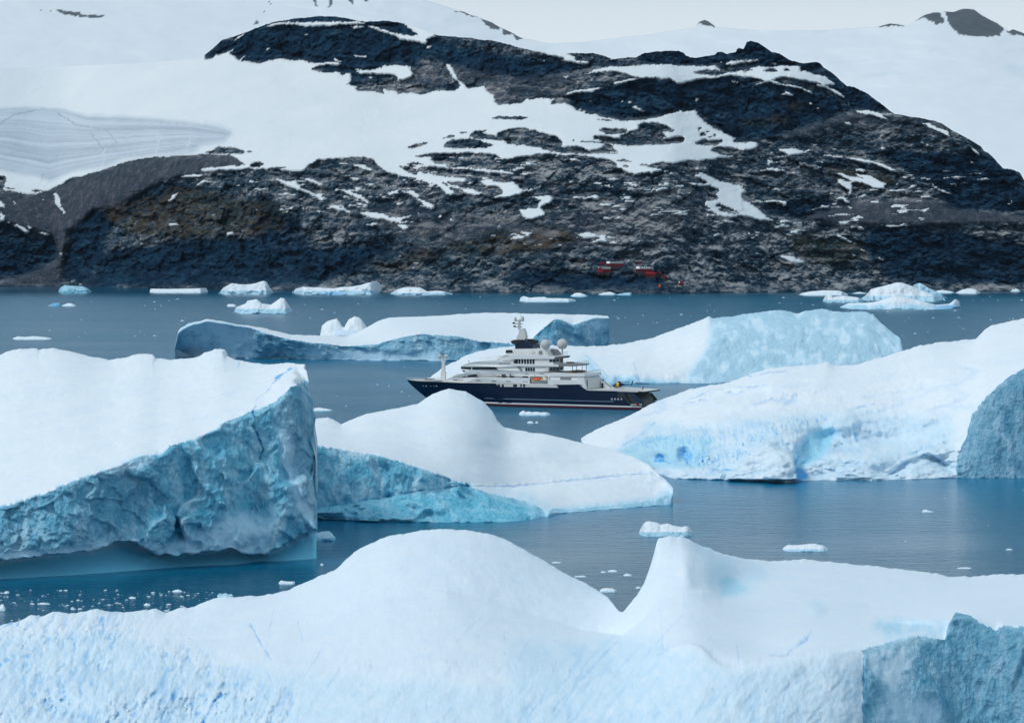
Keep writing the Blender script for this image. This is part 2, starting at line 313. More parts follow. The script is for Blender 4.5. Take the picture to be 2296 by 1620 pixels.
SNOW_OPS = [
 (1, [(-420,100),(470,20),(900,20),(1150,110),(1600,120),(1700,330),(1640,352),(1530,365),(1455,392),(1400,391),(1280,350),(1190,352),(1100,360),(1080,410),(1000,410),(960,400),(891,393),(869,388),(857,380),(846,369),(840,358),(819,354),(774,355),(734,357),(707,360),(689,376),(682,383),(640,384),(623,378),(646,374),(630,374),(612,377),(594,379),(574,382),(557,378),(530,382),(487,382),(457,384),(450,379),(487,373),(537,372),(549,369),(530,355),(520,348),(475,346),(400,349),(325,354),(275,365),(225,382),(182,395),(160,399),(140,413),(112,425),(82,436),(52,435),(32,430),(7,427),(-420,420)]),
 # the upper rock massif
 (0, T5([(195,535),(265,530),(300,490),(310,500),(400,470),(450,440),(420,490),(460,500),(500,545),(570,485),(520,545),(600,555),(680,570),(780,545),(900,525),(930,540),(1060,540),(1130,560),(1240,565),(1340,555),(1430,572),(1380,590),(1280,580),(1200,592),(1150,620),(1200,640),(1300,655),(1400,645),(1430,680),(1500,650),(1520,690),(1500,740),(1450,755),(1560,770),(1540,800),(1600,820),(1700,815),(1800,845),(1790,800),(1850,812),(1920,810),(1930,840),(2060,832),(2160,850),(2230,822),(2296,812)])
   + T6([(150,820),(200,770),(160,720),(110,690),(60,580),(105,585),(135,640),(190,740),(245,770),(260,795),(340,785),(410,770),(420,810),(490,860),(520,940),(640,935),(740,920),(790,880),(800,900),(920,880),(1030,890),(1000,935),(1130,925),(1200,960),(1240,1000),(1310,1000),(1320,1025),(1400,1025),(1500,1055),(1640,1085),(1800,1080),(1950,1060),(2040,1030),(2130,1010),(2170,995),(2190,1010),(2296,990)])
   + T7([(30,1040),(150,1140),(260,1190),(370,1245),(330,1270),(400,1280),(520,1275),(650,1260),(670,1290),(600,1330),(620,1345)])
   + [(1800,420),(2300,480),(2900,600),(2900,480),(2300,330),(2000,180),(1700,40),(1500,90),(1300,90),(984,60),(700,0),(440,60)]),
 (1, T5([(1530,620),(1600,630),(1700,630),(1800,590),(1950,585),(2040,600),(2065,655),(2040,700),(1930,730),(1930,680),(1850,665),(1600,665),(1560,650)])),
 (0, T5([(1560,590),(1640,590),(1800,600),(1700,632),(1570,625)])),
 (1, T5([(735,235),(860,205),(960,198),(1040,205),(1100,208),(1200,195),(1330,195),(1480,195),(1560,188),(1640,205),(1500,222),(1420,225),(1300,235),(1200,240),(1050,235),(1000,220),(880,220),(800,236)])),
 (1, T5([(1490,240),(1560,236),(1655,240),(1540,260)])),
 (1, T5([(1660,233),(1720,245),(1900,303),(2060,323),(2150,308),(2240,300),(2290,328),(2180,350),(2210,375),(2180,402),(2090,378),(1950,352),(1880,322),(1750,272)])),
 (1, T5([(2175,415),(2240,412),(2210,435)])), (1, T5([(1950,190),(2080,210),(2260,300),(2140,318),(2040,265)])),
 (1, T5([(455,362),(560,298),(540,322),(470,362)])), (1, T5([(1070,320),(1110,297),(1135,300),(1090,324)])), (1, T5([(742,458),(760,430),(776,438)])),
 (1, T5([(1340,522),(1380,530),(1430,560),(1380,560)])), (1, T5([(1660,690),(1710,685),(1690,715)])), (1, T5([(1535,500),(1640,500),(1640,512),(1540,512)])),
 (1, T6([(820,450),(980,468),(1140,484),(1215,508),(1225,540),(1330,550),(1360,567),(1290,579),(1180,557),(1090,540),(1140,525),(1000,502)])),
 (1, T6([(1480,496),(1585,528),(1560,537)])), (1, T6([(1120,692),(1180,673),(1150,700)])),
 (1, T6([(1285,667),(1400,625),(1530,600),(1700,597),(1900,578),(2100,580),(2130,590),(2300,592),(2300,722),(2150,757),(2080,715),(1990,702),(1880,698),(1800,705),(1700,735),(1580,762),(1560,740),(1640,730),(1790,696),(1680,665),(1570,640),(1450,645)])),
 (1, T6([(1125,857),(1200,815),(1380,790),(1485,783),(1380,825),(1250,835)])),
 (1, T6([(1725,967),(1760,950),(1800,975),(1870,1000),(1760,982)])), (1, T6([(1345,908),(1375,903),(1378,915)])), (1, T6([(1695,915),(1730,913),(1725,935)])), (1, T6([(2020,620),(2060,617),(2045,628)])),
 (1, T6([(1535,905),(1560,905),(1548,918)])), (1, T6([(1630,908),(1652,905),(1640,920)])), (1, T6([(1240,985),(1280,980),(1260,995)])), (1,T6([(940,545),(960,548),(950,556)])),
 (1, T7([(-20,596),(170,592),(260,630),(330,650),(400,635),(470,625),(560,598),(700,603),(780,588),(930,600),(940,635),(990,640),(1080,670),(1170,685),(1240,750),(1270,765),(1150,757),(1100,747),(990,727),(900,707),(790,694),(690,717),(640,727),(560,702),(400,687),(290,684),(180,702),(0,720),(-20,722)])),
 (0, T7([(-10,645),(130,626),(260,630),(335,650),(180,682),(60,667)])), (0, T7([(610,637),(700,611),(758,640),(700,650)])), (0, T7([(782,627),(830,620),(855,635),(810,642)])),
 (0, T7([(470,625),(540,632),(470,640),(410,632)])),
 (1, T7([(268,580),(320,550),(400,545),(560,533),(610,545),(480,562),(330,587)])), (1, T7([(218,552),(250,546),(240,567)])),
 (1, T7([(545,752),(630,726),(690,720),(790,753),(900,768),(960,793),(1055,825),(1040,840),(950,802),(850,772),(740,762),(660,737),(560,757)])),
 (1, T7([(1090,755),(1140,756),(1210,788),(1280,813),(1337,865),(1337,887),(1260,847),(1180,797),(1110,777)])),
 (1, T7([(775,847),(825,823),(905,864),(830,857)])), (1, T7([(1435,992),(1530,988),(1660,1013),(1735,1077),(1640,1047),(1500,1017)])), (1,T7([(1640,1018),(1790,1020),(1700,1030)])),
 (1, T7([(2035,1103),(2110,1103),(2296,1203),(2296,1238),(2180,1177)])), (1, T7([(1335,1098),(1380,1098),(1412,1130),(1370,1122)])), (1, T7([(1018,922),(1055,926),(1035,938)])),
 (1, T7([(1372,918),(1398,945),(1385,945)])), (1, T7([(2025,1273),(2130,1312),(2080,1307)])), (1, T7([(525,778),(555,797),(530,790)])), (1, T7([(-5,888),(38,888),(15,918)])), (1, T7([(328,725),(395,740),(350,740)])), (1, T7([(1090,965),(1125,972),(1105,980)])), (1,T7([(1050,1293),(1115,1296),(1080,1305)])), (1,T7([(675,566),(730,572),(715,584)])),
 # rocks that break through the snow field
 (0, T6([(485,1065),(540,1042),(640,1050),(690,1045),(800,1055),(760,1075),(560,1072)])), (0, T6([(1430,1165),(1500,1150),(1560,1160),(1690,1160),(1680,1195),(1560,1210),(1490,1205)])),
 (0, T6([(1720,1180),(1800,1160),(1780,1120),(1830,1102),(1980,1110),(2110,1165),(2120,1187),(2000,1185),(2040,1225),(2000,1255),(2090,1240),(2150,1220),(2200,1240),(2190,1275),(2040,1300),(1860,1300),(1700,1305),(1560,1290),(1260,1275),(1290,1268),(1500,1275),(1400,1250),(1390,1220),(1500,1225),(1620,1250),(1640,1210)])),
 (0, T6([(1435,1360),(1490,1280),(1540,1290),(1600,1360)])), (0, T6([(45,1300),(120,1255),(280,1240),(350,1255),(480,1300),(430,1325),(200,1332),(60,1325)])),
 (0, T6([(270,1220),(330,1180),(450,1165),(380,1190),(480,1210),(500,1230),(520,1190),(580,1175),(680,1150),(820,1155),(770,1175),(870,1170),(930,1200),(1060,1225),(1100,1270),(1100,1360),(1000,1360),(900,1320),(780,1300),(620,1290),(600,1265),(480,1250),(340,1250)])),
 (0, T6([(45,1242),(90,1215),(155,1220),(120,1235)])), (0, T6([(1165,1340),(1180,1320),(1230,1315),(1310,1350),(1170,1350)])), (0, T6([(190,1192),(230,1183),(260,1190),(230,1200)])), (0,T6([(1420,1070),(1460,1068),(1560,1085),(1500,1085)])), (0,T6([(1185,1258),(1225,1252),(1210,1263)])),
 (0, T5([(2015,1327),(2080,1293),(2198,1276),(2150,1307),(2060,1332)])), (0, T1([(1850,55),(1900,40),(1940,5),(2080,10),(2200,40),(2190,65),(1980,66),(1930,70)])), (0, T1([(2215,50),(2240,42),(2262,52),(2230,56)])), (0, T1([(2235,165),(2296,150),(2380,150),(2350,185),(2270,190)])),
 (0, T7([(15,1150),(55,1148),(35,1172)])), (0, T7([(40,1200),(70,1188),(105,1215),(60,1222)])), (0, T7([(90,1178),(128,1180),(105,1197)])), (0, T7([(152,1210),(198,1212),(170,1226)])), (0, T7([(5,1292),(60,1255),(150,1260),(240,1250),(260,1275),(180,1305),(60,1307)])), (0, T7([(145,1350),(180,1325),(360,1330),(410,1350)])), (0,T7([(105,1228),(160,1228),(140,1238)])),
 (0, T2([(1410,92),(1530,68),(1680,70),(1820,58),(1960,58),(2060,68),(2170,85),(2200,120),(2250,150),(2310,190),(2310,228),(2150,205),(2050,200),(1900,195),(1740,190),(1690,160),(1620,160),(1560,100),(1450,100)])),
 (1, T2([(1740,100),(1780,76),(1760,105)])),
 (0, T2([(1268,178),(1340,178),(1400,190),(1460,225),(1440,252),(1380,242),(1320,205)])), (0, T2([(1360,150),(1450,143),(1502,165),(1480,187),(1380,182)])),
 (0, T2([(1440,185),(1560,185),(1700,200),(1850,205),(1980,220),(2150,240),(2310,250),(2310,322),(2150,310),(2020,310),(1900,320),(1890,290),(1800,275),(1680,270),(1600,255),(1500,240),(1440,215)])),
 (0, T2([(1720,317),(1880,310),(2000,300),(2030,330),(2100,375),(2200,400),(2217,430),(2100,450),(2000,440),(2040,420),(1950,385),(1850,375),(1750,345)])),
 (0, T2([(1690,412),(1640,355),(1560,332),(1440,287),(1270,264),(1180,262),(1180,480),(2310,600),(2310,452),(2200,467),(2105,460),(2040,430),(1960,437),(1880,432),(1840,390),(1800,400),(1775,438),(1745,442)])),
 (1, T2([(1640,290),(1690,310),(1740,370),(1850,390),(1880,432),(1960,437),(2045,420),(1950,385),(1850,372),(1760,348),(1720,317),(1890,320),(1890,292),(1800,275),(1680,270),(1600,257),(1500,242),(1400,255),(1270,255),(1270,264),(1440,287),(1560,332),(1640,355),(1690,412),(1745,442),(1780,436),(1730,370)])),
 (1, T2([(1940,215),(2010,199),(2310,230),(2310,247),(2100,236)])),
 (1, T2([(2025,320),(2090,308),(2200,325),(2310,320),(2310,452),(2200,467),(2105,460),(2200,437),(2217,410),(2180,370),(2050,347)])),
 (1, T3([(-10,325),(55,345),(60,372),(120,390),(220,352),(275,338),(250,365),(90,420),(70,435),(-10,442)])),
 (1, T3([(180,450),(350,440),(370,470),(340,512),(250,550),(280,570),(303,612),(160,657),(100,632),(75,568),(240,552),(240,520),(260,485)])),
 (0, T3([(-10,445),(100,442),(260,485),(220,520),(232,552),(-10,562)])),
 (0, T3([(25,120),(60,100),(160,90),(230,75),(330,65),(420,80),(600,80),(700,100),(880,130),(942,150),(935,185),(1000,215),(1105,247),(1000,257),(800,257),(650,265),(540,270),(420,255),(310,240),(270,215),(150,205),(60,205),(30,170)])),
 (0, T3([(-10,255),(150,250),(250,257),(380,277),(490,292),(540,270),(800,257),(980,258),(1110,255),(1140,270),(1200,292),(1240,330),(900,480),(400,440),(280,345),(150,388),(60,370),(55,340),(-10,320)])),
 (0, T3([(1140,165),(1200,158),(1230,175),(1330,148),(1450,155),(1560,133),(1800,130),(1840,150),(1860,172),(1960,207),(2020,210),(2100,165),(2310,160),(2400,300),(2200,420),(2110,410),(2050,350),(1900,320),(1820,300),(1740,255),(1680,240),(1580,240),(1420,212),(1340,208),(1230,190)])),
 (0, T3([(920,125),(1000,120),(1060,130),(1105,146),(1000,138)])), (0, T3([(985,180),(1020,170),(1052,180),(1030,190)])), (0, T3([(1125,245),(1250,235),(1380,228),(1340,250),(1200,265)])), (0, T3([(880,55),(940,55),(962,70),(900,66)])),
 (0, T3([(1300,258),(1400,232),(1500,234),(1640,272),(1740,312),(1760,320),(1740,338),(1560,325),(1540,330),(1620,350),(1300,420),(1200,300)])),
 (0, T3([(1640,347),(1790,357),(1860,392),(1910,412),(1840,412),(1830,430),(1860,467),(1820,482),(1740,490),(1730,522),(1790,560),(1740,567),(1600,500)])),
 (1, T3([(1640,270),(1680,238),(1740,255),(1820,300),(1900,320),(2050,350),(2112,410),(2070,420),(2048,455),(2100,490),(2200,560),(2310,650),(2310,665),(2230,662),(2150,642),(2050,627),(1900,637),(1820,597),(1740,567),(1790,560),(1730,522),(1740,490),(1820,482),(1860,467),(1830,430),(1840,412),(1860,392),(1790,357),(1640,345),(1545,330),(1560,324),(1740,338),(1760,320)])),
 (0, T3([(1830,525),(1870,513),(1960,550),(2037,602),(1980,610),(1880,582),(1840,557)])),
 (0, T3([(1780,32),(1830,5),(1960,15),(2040,40),(2180,40),(2200,70),(2140,77),(2000,87),(1900,80)])), (0, T3([(2130,82),(2230,10),(2310,0),(2310,95),(2200,97)])), (0, T3([(2120,125),(2230,100),(2310,100),(2310,130),(2200,132)])),
 (0, T3([(1840,135),(1900,125),(1972,155),(1880,160)])), (0, T3([(1990,160),(2080,150),(2060,168)])), (0,T3([(2110,172),(2180,158),(2310,162),(2310,190),(2150,190)])),
 (0, T3([(510,12),(580,0),(640,15),(690,45),(830,15),(880,60),(700,72),(560,66),(420,55),(300,30),(200,0),(420,0)])),
 (1, T3([(520,114),(590,110),(622,135),(530,130)])), (1,T3([(380,85),(420,85),(400,95)])), (1,T3([(750,160),(775,160),(765,170)])),
 (1, T4([(90,23),(250,23),(385,62),(200,84),(140,47)])), (1, T4([(485,77),(560,79),(668,95),(660,104),(540,92)])), (1, T4([(695,97),(860,117),(980,143),(1060,173),(1172,229),(1100,227),(1060,202),(940,157),(800,142)])),
 (1, T4([(-10,128),(62,129),(0,170)])), (1, T4([(-10,196),(80,199),(170,218),(60,224),(-10,217)])), (1, T4([(208,230),(300,255),(290,272),(230,247)])),
 (1, T4([(575,236),(660,243),(760,268),(850,283),(775,243),(900,263),(1052,335),(1052,380),(940,372),(900,347),(800,317),(720,292)])), (1, T4([(615,298),(690,308),(757,325),(747,440),(720,442),(735,400),(660,352)])), (1, T4([(683,468),(737,490),(737,512),(690,497)])),
 (1, T4([(1450,325),(1515,370),(1645,427),(1600,427),(1510,377)])), (1, T4([(1812,0),(1892,55),(1897,88),(1850,52)])), (1, T4([(590,787),(680,813),(760,867),(720,862)])), (1, T4([(825,909),(908,947),(840,932)])), (1, T4([(980,987),(1063,1030),(1000,1010)])),
 (1, T4([(105,983),(200,983),(325,1030),(310,1050),(200,1037)])), (1, T4([(800,205),(905,225),(850,230)])), (1, T4([(-10,636),(65,663),(-10,670)])), (1, T4([(242,683),(308,688),(260,700)])), (1, T4([(1000,8),(1062,10),(1040,37)])), (1,T4([(740,965),(780,978),(760,985)])), (1,T4([(1140,395),(1162,410),(1145,412)])), (1,T4([(1140,428),(1155,432),(1145,440)])), (1,T4([(480,225),(530,228),(520,238)])), (1,T4([(80,88),(140,90),(100,98)])),(1,T4([(1810,125),(1830,145),(1815,150)])),
 (1, T3([(585,790),(690,768),(815,805),(710,830),(650,822)])), (1, T3([(72,763),(192,775),(160,797),(90,787)])), (1, T3([(770,520),(912,506),(870,537),(790,537)])), (1, T3([(1045,338),(1110,338),(1155,360),(1080,362)])), (1, T3([(715,325),(790,318),(815,338),(760,342)])), (1, T3([(765,354),(875,348),(870,363)])), (1, T3([(515,314),(625,310),(540,324)])), (1, T3([(805,630),(895,643),(880,660),(830,647)])), (1, T3([(1285,597),(1345,603),(1330,617)])), (1, T3([(1680,530),(1705,538),(1690,545)])), (1, T3([(1130,795),(1160,795),(1150,803)])), (1,T3([(970,462),(1020,460),(1000,468)])), (1,T3([(1325,755),(1355,757),(1340,764)])), (1,T3([(1690,665),(1910,668),(1800,672)])),
 (1, T2([(145,286),(230,303),(300,323),(360,303),(378,335),(412,380),(500,413),(643,470),(590,490),(520,442),(370,392),(270,357)])), (1, T2([(375,278),(510,293),(593,338),(580,357),(500,327)])), (1, T2([(675,383),(760,383),(920,428),(1042,505),(1030,517),(900,462),(780,407)])),
 (1, T2([(885,506),(1008,525),(1000,539),(920,527)])), (1, T2([(655,538),(790,548),(843,580),(830,594),(740,577)])), (1, T2([(925,593),(1010,586),(1140,603),(1190,638),(1290,638),(1405,618),(1310,662),(1300,687),(1180,667),(1010,637)])),
 (1, T2([(1260,703),(1330,703),(1378,740),(1310,750)])), (1, T2([(1315,404),(1410,396),(1473,440),(1440,460),(1500,488),(1604,535),(1590,564),(1520,542),(1450,482),(1430,457)])), (1, T2([(850,280),(928,288),(890,312)])), (1, T2([(950,327),(1058,338),(1060,357),(1030,355)])), (1, T2([(865,163),(980,173),(1052,210),(1010,220)])), (1, T2([(735,140),(870,155),(760,151)])), (1, T2([(765,254),(860,264),(800,270)])),
 (1, T2([(1400,1038),(1465,1048),(1420,1052)])), (1, T2([(1725,648),(1775,660),(1750,670)])), (1, T2([(1645,625),(1680,625),(1660,635)])), (1, T2([(1690,155),(1712,155),(1700,168)])), (1,T2([(870,470),(930,475),(900,490)])), (1,T2([(250,420),(300,420),(270,428)])), (1,T2([(1610,362),(1640,365),(1625,378)])),(1,T2([(1310,295),(1345,305),(1325,312)])),(1,T2([(1400,1082),(1425,1085),(1410,1095)])),
 (0, T1([(-1200,400),(-200,300),(-20,262),(30,270),(52,300),(30,395),(-1200,800)])), (0, T1([(20,370),(160,378),(80,383)])), (0,T1([(270,395),(360,398),(400,405),(330,415)])),
 (1, T1([(485,425),(515,418),(533,470),(543,545),(592,597),(580,612),(518,540),(487,490)])), (1, T1([(-10,483),(42,520),(37,552),(-10,540)])), (1, T1([(-10,590),(37,620),(37,667),(-10,680)])), (1, T1([(115,698),(160,698),(275,765),(240,790),(130,712)])), (1, T1([(337,763),(455,780),(430,800),(350,777)])), (1, T1([(240,708),(295,725),(260,740)])),
 (1, T1([(1735,352),(1830,306),(1955,322),(1800,332)])), (1, T1([(1570,278),(1700,256),(1910,243),(1880,264),(1750,270)])), (1, T1([(1515,492),(1550,440),(1608,403),(1562,457),(1537,494)])), (1, T1([(1500,695),(1580,690),(1613,708),(1530,714)])), (1, T1([(2022,778),(2090,768),(2098,800),(2030,800)])), (1, T1([(1892,610),(1932,613),(1920,630)])), (1, T1([(107,488),(132,498),(120,522)])), (1, T1([(1742,288),(1793,290),(1770,307)])), (1, T1([(526,957),(550,962),(545,987)])), (1, T1([(635,1213),(685,1198),(650,1217)])), (1,T1([(375,470),(392,475),(382,485)])),(1,T1([(700,1237),(735,1232),(720,1243)])),(1,T1([(2110,345),(2155,355),(2120,357)])),(1,T1([(60,675),(105,690),(80,697)])),
]
GLACIER = [(-420,262),(-200,250),(0,243),(60,241),(140,245),(200,259),(330,265),(430,275),(500,283),(522,300),(500,318),(450,328),(440,342),(400,346),(325,352),(280,356),(235,374),(165,384),(110,407),(90,398),(0,382),(-420,360)]
DARK = [
 T5([(150,560),(195,480),(500,300),(900,140),(1900,150),(2296,300),(2296,480),(2050,620),(1900,590),(1500,820),(1100,560),(600,590)]),
 T6([(-40,340),(330,430),(600,480),(1100,540),(1800,560),(1770,500),(2296,430),(2296,600),(1400,600),(800,760),(-60,560)]),
 T7([(-20,500),(500,340),(1300,640),(1800,1020),(1430,990),(1150,740),(400,590),(-20,610)]),
 T6([(1120,860),(1700,700),(2300,720),(2300,1000),(1700,1090),(1250,1010)]), T7([(-20,720),(300,680),(1100,800),(1440,980),(1100,1110),(700,1260),(380,1290),(-20,1010)]),
 T1([(-800,690),(60,670),(330,800),(480,800),(530,900),(500,1040),(260,1180),(-800,1210)]),
 T1([(640,740),(850,480),(1150,420),(1600,300),(1850,380),(1250,600),(950,780),(960,1000),(800,1230),(560,1200),(580,850)]),
 T1([(1000,930),(1700,820),(2300,830),(2300,1240),(1200,1260),(800,1260)]), T2([(0,470),(300,560),(500,900),(1300,850),(1000,1080),(560,1260),(0,1270)]),
 T3([(-10,1090),(700,1130),(1350,1160),(1450,1290),(560,1300),(-10,1240)]), T4([(0,470),(700,480),(900,640),(300,650),(0,600)]),
 T4([(1000,30),(2000,60),(2400,400),(2300,600),(1700,580),(1450,330),(1250,240)]), T4([(900,730),(1700,760),(2400,900),(2400,1250),(1100,1240),(800,900)]),
]
BROWN = [T1([(-800,400),(330,430),(560,340),(900,215),(1300,105),(2080,78),(2200,170),(1800,215),(1400,330),(1150,430),(850,560),(620,760),(560,1000),(540,1230),(0,1240),(300,1140),(520,1020),(530,900),(480,800),(60,670),(-800,700)]),
 T5([(2050,640),(2296,560),(2400,640),(2296,800),(2100,720)]), T6([(110,600),(700,700),(1250,640),(1100,850),(800,900),(520,930),(400,760),(200,700)]),
 T4([(750,480),(1600,470),(1650,600),(2300,600),(2400,650),(1500,720),(700,720),(300,660)]), T7([(700,1260),(1450,1000),(2296,1100),(2296,1240),(1500,1130),(900,1240)]), T3([(0,640),(1200,470),(1800,560),(1700,740),(900,900),(0,960)]), T2([(950,540),(1700,560),(2296,640),(2296,760),(1800,900),(1500,1000),(1300,850),(1100,650)])]
MOSS = [T1([(900,560),(1600,340),(2300,500),(2300,800),(1700,830),(1200,800),(1000,680)]), T2([(0,500),(320,520),(260,720),(0,800)]), T2([(980,1060),(1400,1010),(1500,1090),(1100,1130)]), T2([(1700,900),(2296,750),(2296,980),(1850,990)]), T3([(0,780),(500,740),(600,850),(0,970)]), T2([(1300,950),(1700,960),(1650,1020),(1350,1000)]), T4([(300,760),(900,900),(900,1010),(400,1100),(200,900)]), T7([(830,920),(960,920),(950,1000),(850,990)]), T7([(400,1080),(850,1040),(850,1130),(420,1120)]), T4([(500,180),(1100,250),(1100,420),(600,330)])]
PALE = [T1([(850,575),(1050,480),(1280,370),(1420,320),(1260,430),(1000,560)]), T3([(0,70),(1000,100),(1900,140),(2296,200),(2296,330),(1700,260),(900,300),(0,300)]), T3([(400,480),(1400,480),(1900,640),(2296,680),(2296,1300),(1400,1300),(1400,1000),(500,800)]), T4([(0,80),(900,90),(1300,240),(900,230),(500,240),(0,330)]), T4([(0,690),(700,700),(1300,1240),(0,1300)]), T2([(200,700),(900,680),(900,800),(500,900),(200,900)]), T2([(1350,60),(2296,60),(2296,320),(1400,240)]), T2([(1750,1040),(2296,1000),(2296,1130),(1800,1110)]), T3([(-1200,1230),(600,1240),(600,1320),(-1200,1320)]), T4([(1700,1230),(2400,1220),(2400,1310),(1700,1310)])]

SCREE = [BROWN[0], T1([(850,575),(1050,480),(1280,370),(1420,320),(1260,430),(1000,560)]), T4([(820,520),(1500,480),(1600,560),(2300,640),(2400,690),(1500,700),(700,700),(300,650)]), T7([(720,1255),(1440,1010),(1560,1050),(1300,1110),(900,1220)])]
def build_hill():
    px = np.concatenate([np.arange(-380, -60, 8.0), np.arange(-60, 2356, 2.0), np.arange(2356, 2740, 8.0)])
    nr = 262
    top = np.interp(px, [p[0] for p in RIDGE], [p[1] for p in RIDGE])
    bot = np.interp(px, [p[0] for p in SHORE], [p[1] for p in SHORE])
    jag = fbm((px, 0 * px, 0 * px), 26, 4, .6) * 3.0 + fbm((px, 0 * px, 0 * px), 5, 2, .6, seed=2) * 1.2
    smooth_part = np.interp(px, [440, 470, 890, 915, 980, 1000, 1185, 1200, 1260, 1270], [0, 1, 1, .1, .1, 1, 1, .1, .1, 1])
    top = top + jag * smooth_part
    t = np.linspace(0, 1, nr)[:, None]
    PX = np.repeat(px[None], nr, 0); PY = bot[None] + (top - bot)[None] * t      # row 0 is the shore
    wx = fbm((PX, PY, 0 * PX), (26, 14, 22), 4, .65) * 7.5 + fbm((PX, PY, 0 * PX), (9, 4, 9), 2, seed=5) * 3.5
    wy = fbm((PX, PY, 0 * PX), (30, 14, 22), 4, .65, seed=3) * 3.0 + fbm((PX, PY, 0 * PX), (9, 3, 7), 2, seed=8) * 2.0
    SX = PX + wx; SY = PY + wy
    snow = np.zeros(PX.shape)
    for val, pts in SNOW_OPS: snow[in_poly(SX, SY, pts)] = val
    def zone(polys, wob=14.0, soft=4):
        m = np.zeros(PX.shape); QX = PX + wx * wob / 7; QY = PY + wy * wob / 7
        for p in polys: m[in_poly(QX, QY, p)] = 1
        return blur(blur(m, soft, 0), soft, 1)
    gl = zone([GLACIER], 9, 3); dark = zone(DARK); brown = zone(BROWN, 10); moss = zone(MOSS, 20); scree = zone(SCREE, 8, 3); pale = zone(PALE, 20)
    gtop = np.interp(px, [-400,0,60,140,200,330,430,520], [258,243,241,245,259,265,275,297]); gbot = np.interp(px, [-400,0,50,110,165,235,325,450,520], [360,382,396,407,390,374,354,334,318])
    sg = (PY - gtop[None]) / np.maximum(gbot - gtop, 20)[None] + .05 * fbm((PX, PY, 0 * PX), (160, 60, 9), 3, seed=90)
    dirt = np.clip(.42 + 1.3 * fbm((PX * .0016, sg * 16, 0 * PX), 1.0, 4, .72, seed=91) + .25 * fbm((PX, PY, 0 * PX), 60, 3, seed=92), 0, 1)
    for q in (T(0, 0, [(410,600),(440,640),(462,668)], 2), T(0, 0, [(485,590),(505,615),(520,640)], 2), T(0, 0, [(0,560),(60,515),(180,490),(300,490)], 2), T(0, 0, [(260,510),(340,560),(460,580),(640,580)], 2)): dirt = np.maximum(dirt, np.clip(1.4 - line_dist(SX, SY, q) / 1.6, 0, 1))
    for q in (T(0, 0, [(470,670),(465,710),(452,755)], 2), T(0, 0, [(712,600),(708,650),(698,700)], 2), T(0, 0, [(850,615),(845,650),(835,685)], 2)): dirt = dirt * np.clip(line_dist(SX, SY, q) / 3.5, 0, 1)
    # thin snow left on ledges of the middle and right slopes
    led = in_poly(PX, PY, [(560,360),(1000,330),(1400,395),(1800,330),(2230,350),(2280,480),(1900,520),(1300,560),(900,520),(560,470)])
    snow[led & (fbm((PX + 1.2 * PY, PY, 0 * PX), (46, 9, 9), 3, .6, seed=93) > .24) & (fbm((PX, PY, 0 * PX), (160, 60, 9), 2, seed=94) > -.02)] = 1
    # a steeper slope under bare rock, a gentler one under the snow fields (worked out on an even grid, then read off per row)
    gy = np.arange(664, 20, -3.0); GX = np.repeat(px[None], len(gy), 0); GY = np.repeat(gy[:, None], len(px), 1); gs = np.zeros(GX.shape)
    for val, pts in SNOW_OPS: gs[in_poly(GX, GY, pts)] = val
    gd = np.zeros(GX.shape)
    for q in DARK: gd[in_poly(GX, GY, q)] = 1
    ss = blur(blur(gs, 6, 0), 12, 1); gd = blur(blur(gd, 6, 0), 12, 1)
    rate = np.where(GY > bot[None], 0, .62 + 1.05 * ss - .20 * gd) * 3.0
    GD = np.cumsum(rate, 0); GD = blur(blur(blur(blur(GD, 40, 1), 30, 1), 4, 0), 3, 0)
    D = np.stack([np.interp(-PY[:, c], -gy, GD[:, c]) for c in range(len(px))], 1); D = D - D[:1]
    shoreD = blur(ground(bot)[None], 10, 1)[0]
    D = D + shoreD[None]
    rock = 1 - blur(blur(snow, 1, 0), 1, 1)
    X, Y, Z = world(PX, PY, D)
    # relief of the rock: ribs, ledges and gullies
    rb = blur(blur(rock, 3, 0), 3, 1) * np.clip(rock * 1.5, 0, 1)
    amp = (.12 + .88 * rb) * (1 - .45 * brown) * (1 - .75 * scree)
    d = fbm((X, Y * .6, Z), (130, 140, 80), 4, .5, True) * 14 + fbm((X, Y, Z), (42, 45, 24), 4, .55, True, seed=4) * 12 + fbm((X, Y, Z), (13, 14, 7), 3, .6, True, seed=6) * 5.5
    d += dark * fbm((X, Y, Z), (26, 60, 90), 3, .5, True, seed=9) * 6
    q1 = fbm((X, Y, Z), 30, 3, seed=95) * 12; q2 = fbm((X, Y, Z), 30, 3, seed=96) * 9
    d += 10 * facet((X + q1, Y * .5, Z + q2), (34, 60, 20), 1) + 4.0 * facet((X + q1, Y * .5, Z + q2), (13, 26, 8), 2)
    ph = (Z + 16 * fbm((X, Y, Z), (160, 200, 120), 3, seed=13)) / 17.0; fr = ph - np.floor(ph); ter = np.where(fr < .6, fr * .25, .15 + (fr - .6) * 2.125) - fr
    d += 15 * ter * (1 - .6 * dark) * np.clip(.5 + fbm((X, Y, Z), (70, 70, 40), 2, seed=17) * 1.6, 0, 1.2)
    env = np.clip(np.minimum(t * 12, 1), 0, 1)
    D2 = D + d * amp * env + (1 - rb) * fbm((X, Y, Z), (220, 220, 120), 3, seed=7) * 8 * env
    D2 = np.maximum(D2, shoreD[None] - 4)
    X, Y, Z = world(PX, PY, D2)
    Z[0] = -6.0
    # the far side of the ridge, falling away
    rows = [(PX, D2)]
    bx, by, bz = [], [], []
    for dd, zf in ((25, .985), (120, .9), (420, .55), (900, .12), (1100, -.02)):
        rx, _ = ray(px, top); Db = D2[-1] + dd
        bx.append(rx * Db); by.append(Db); bz.append(Z[-1] * zf)
    X = np.vstack([X] + bx); Y = np.vstack([Y] + by); Z = np.vstack([Z] + bz)
    n = 5
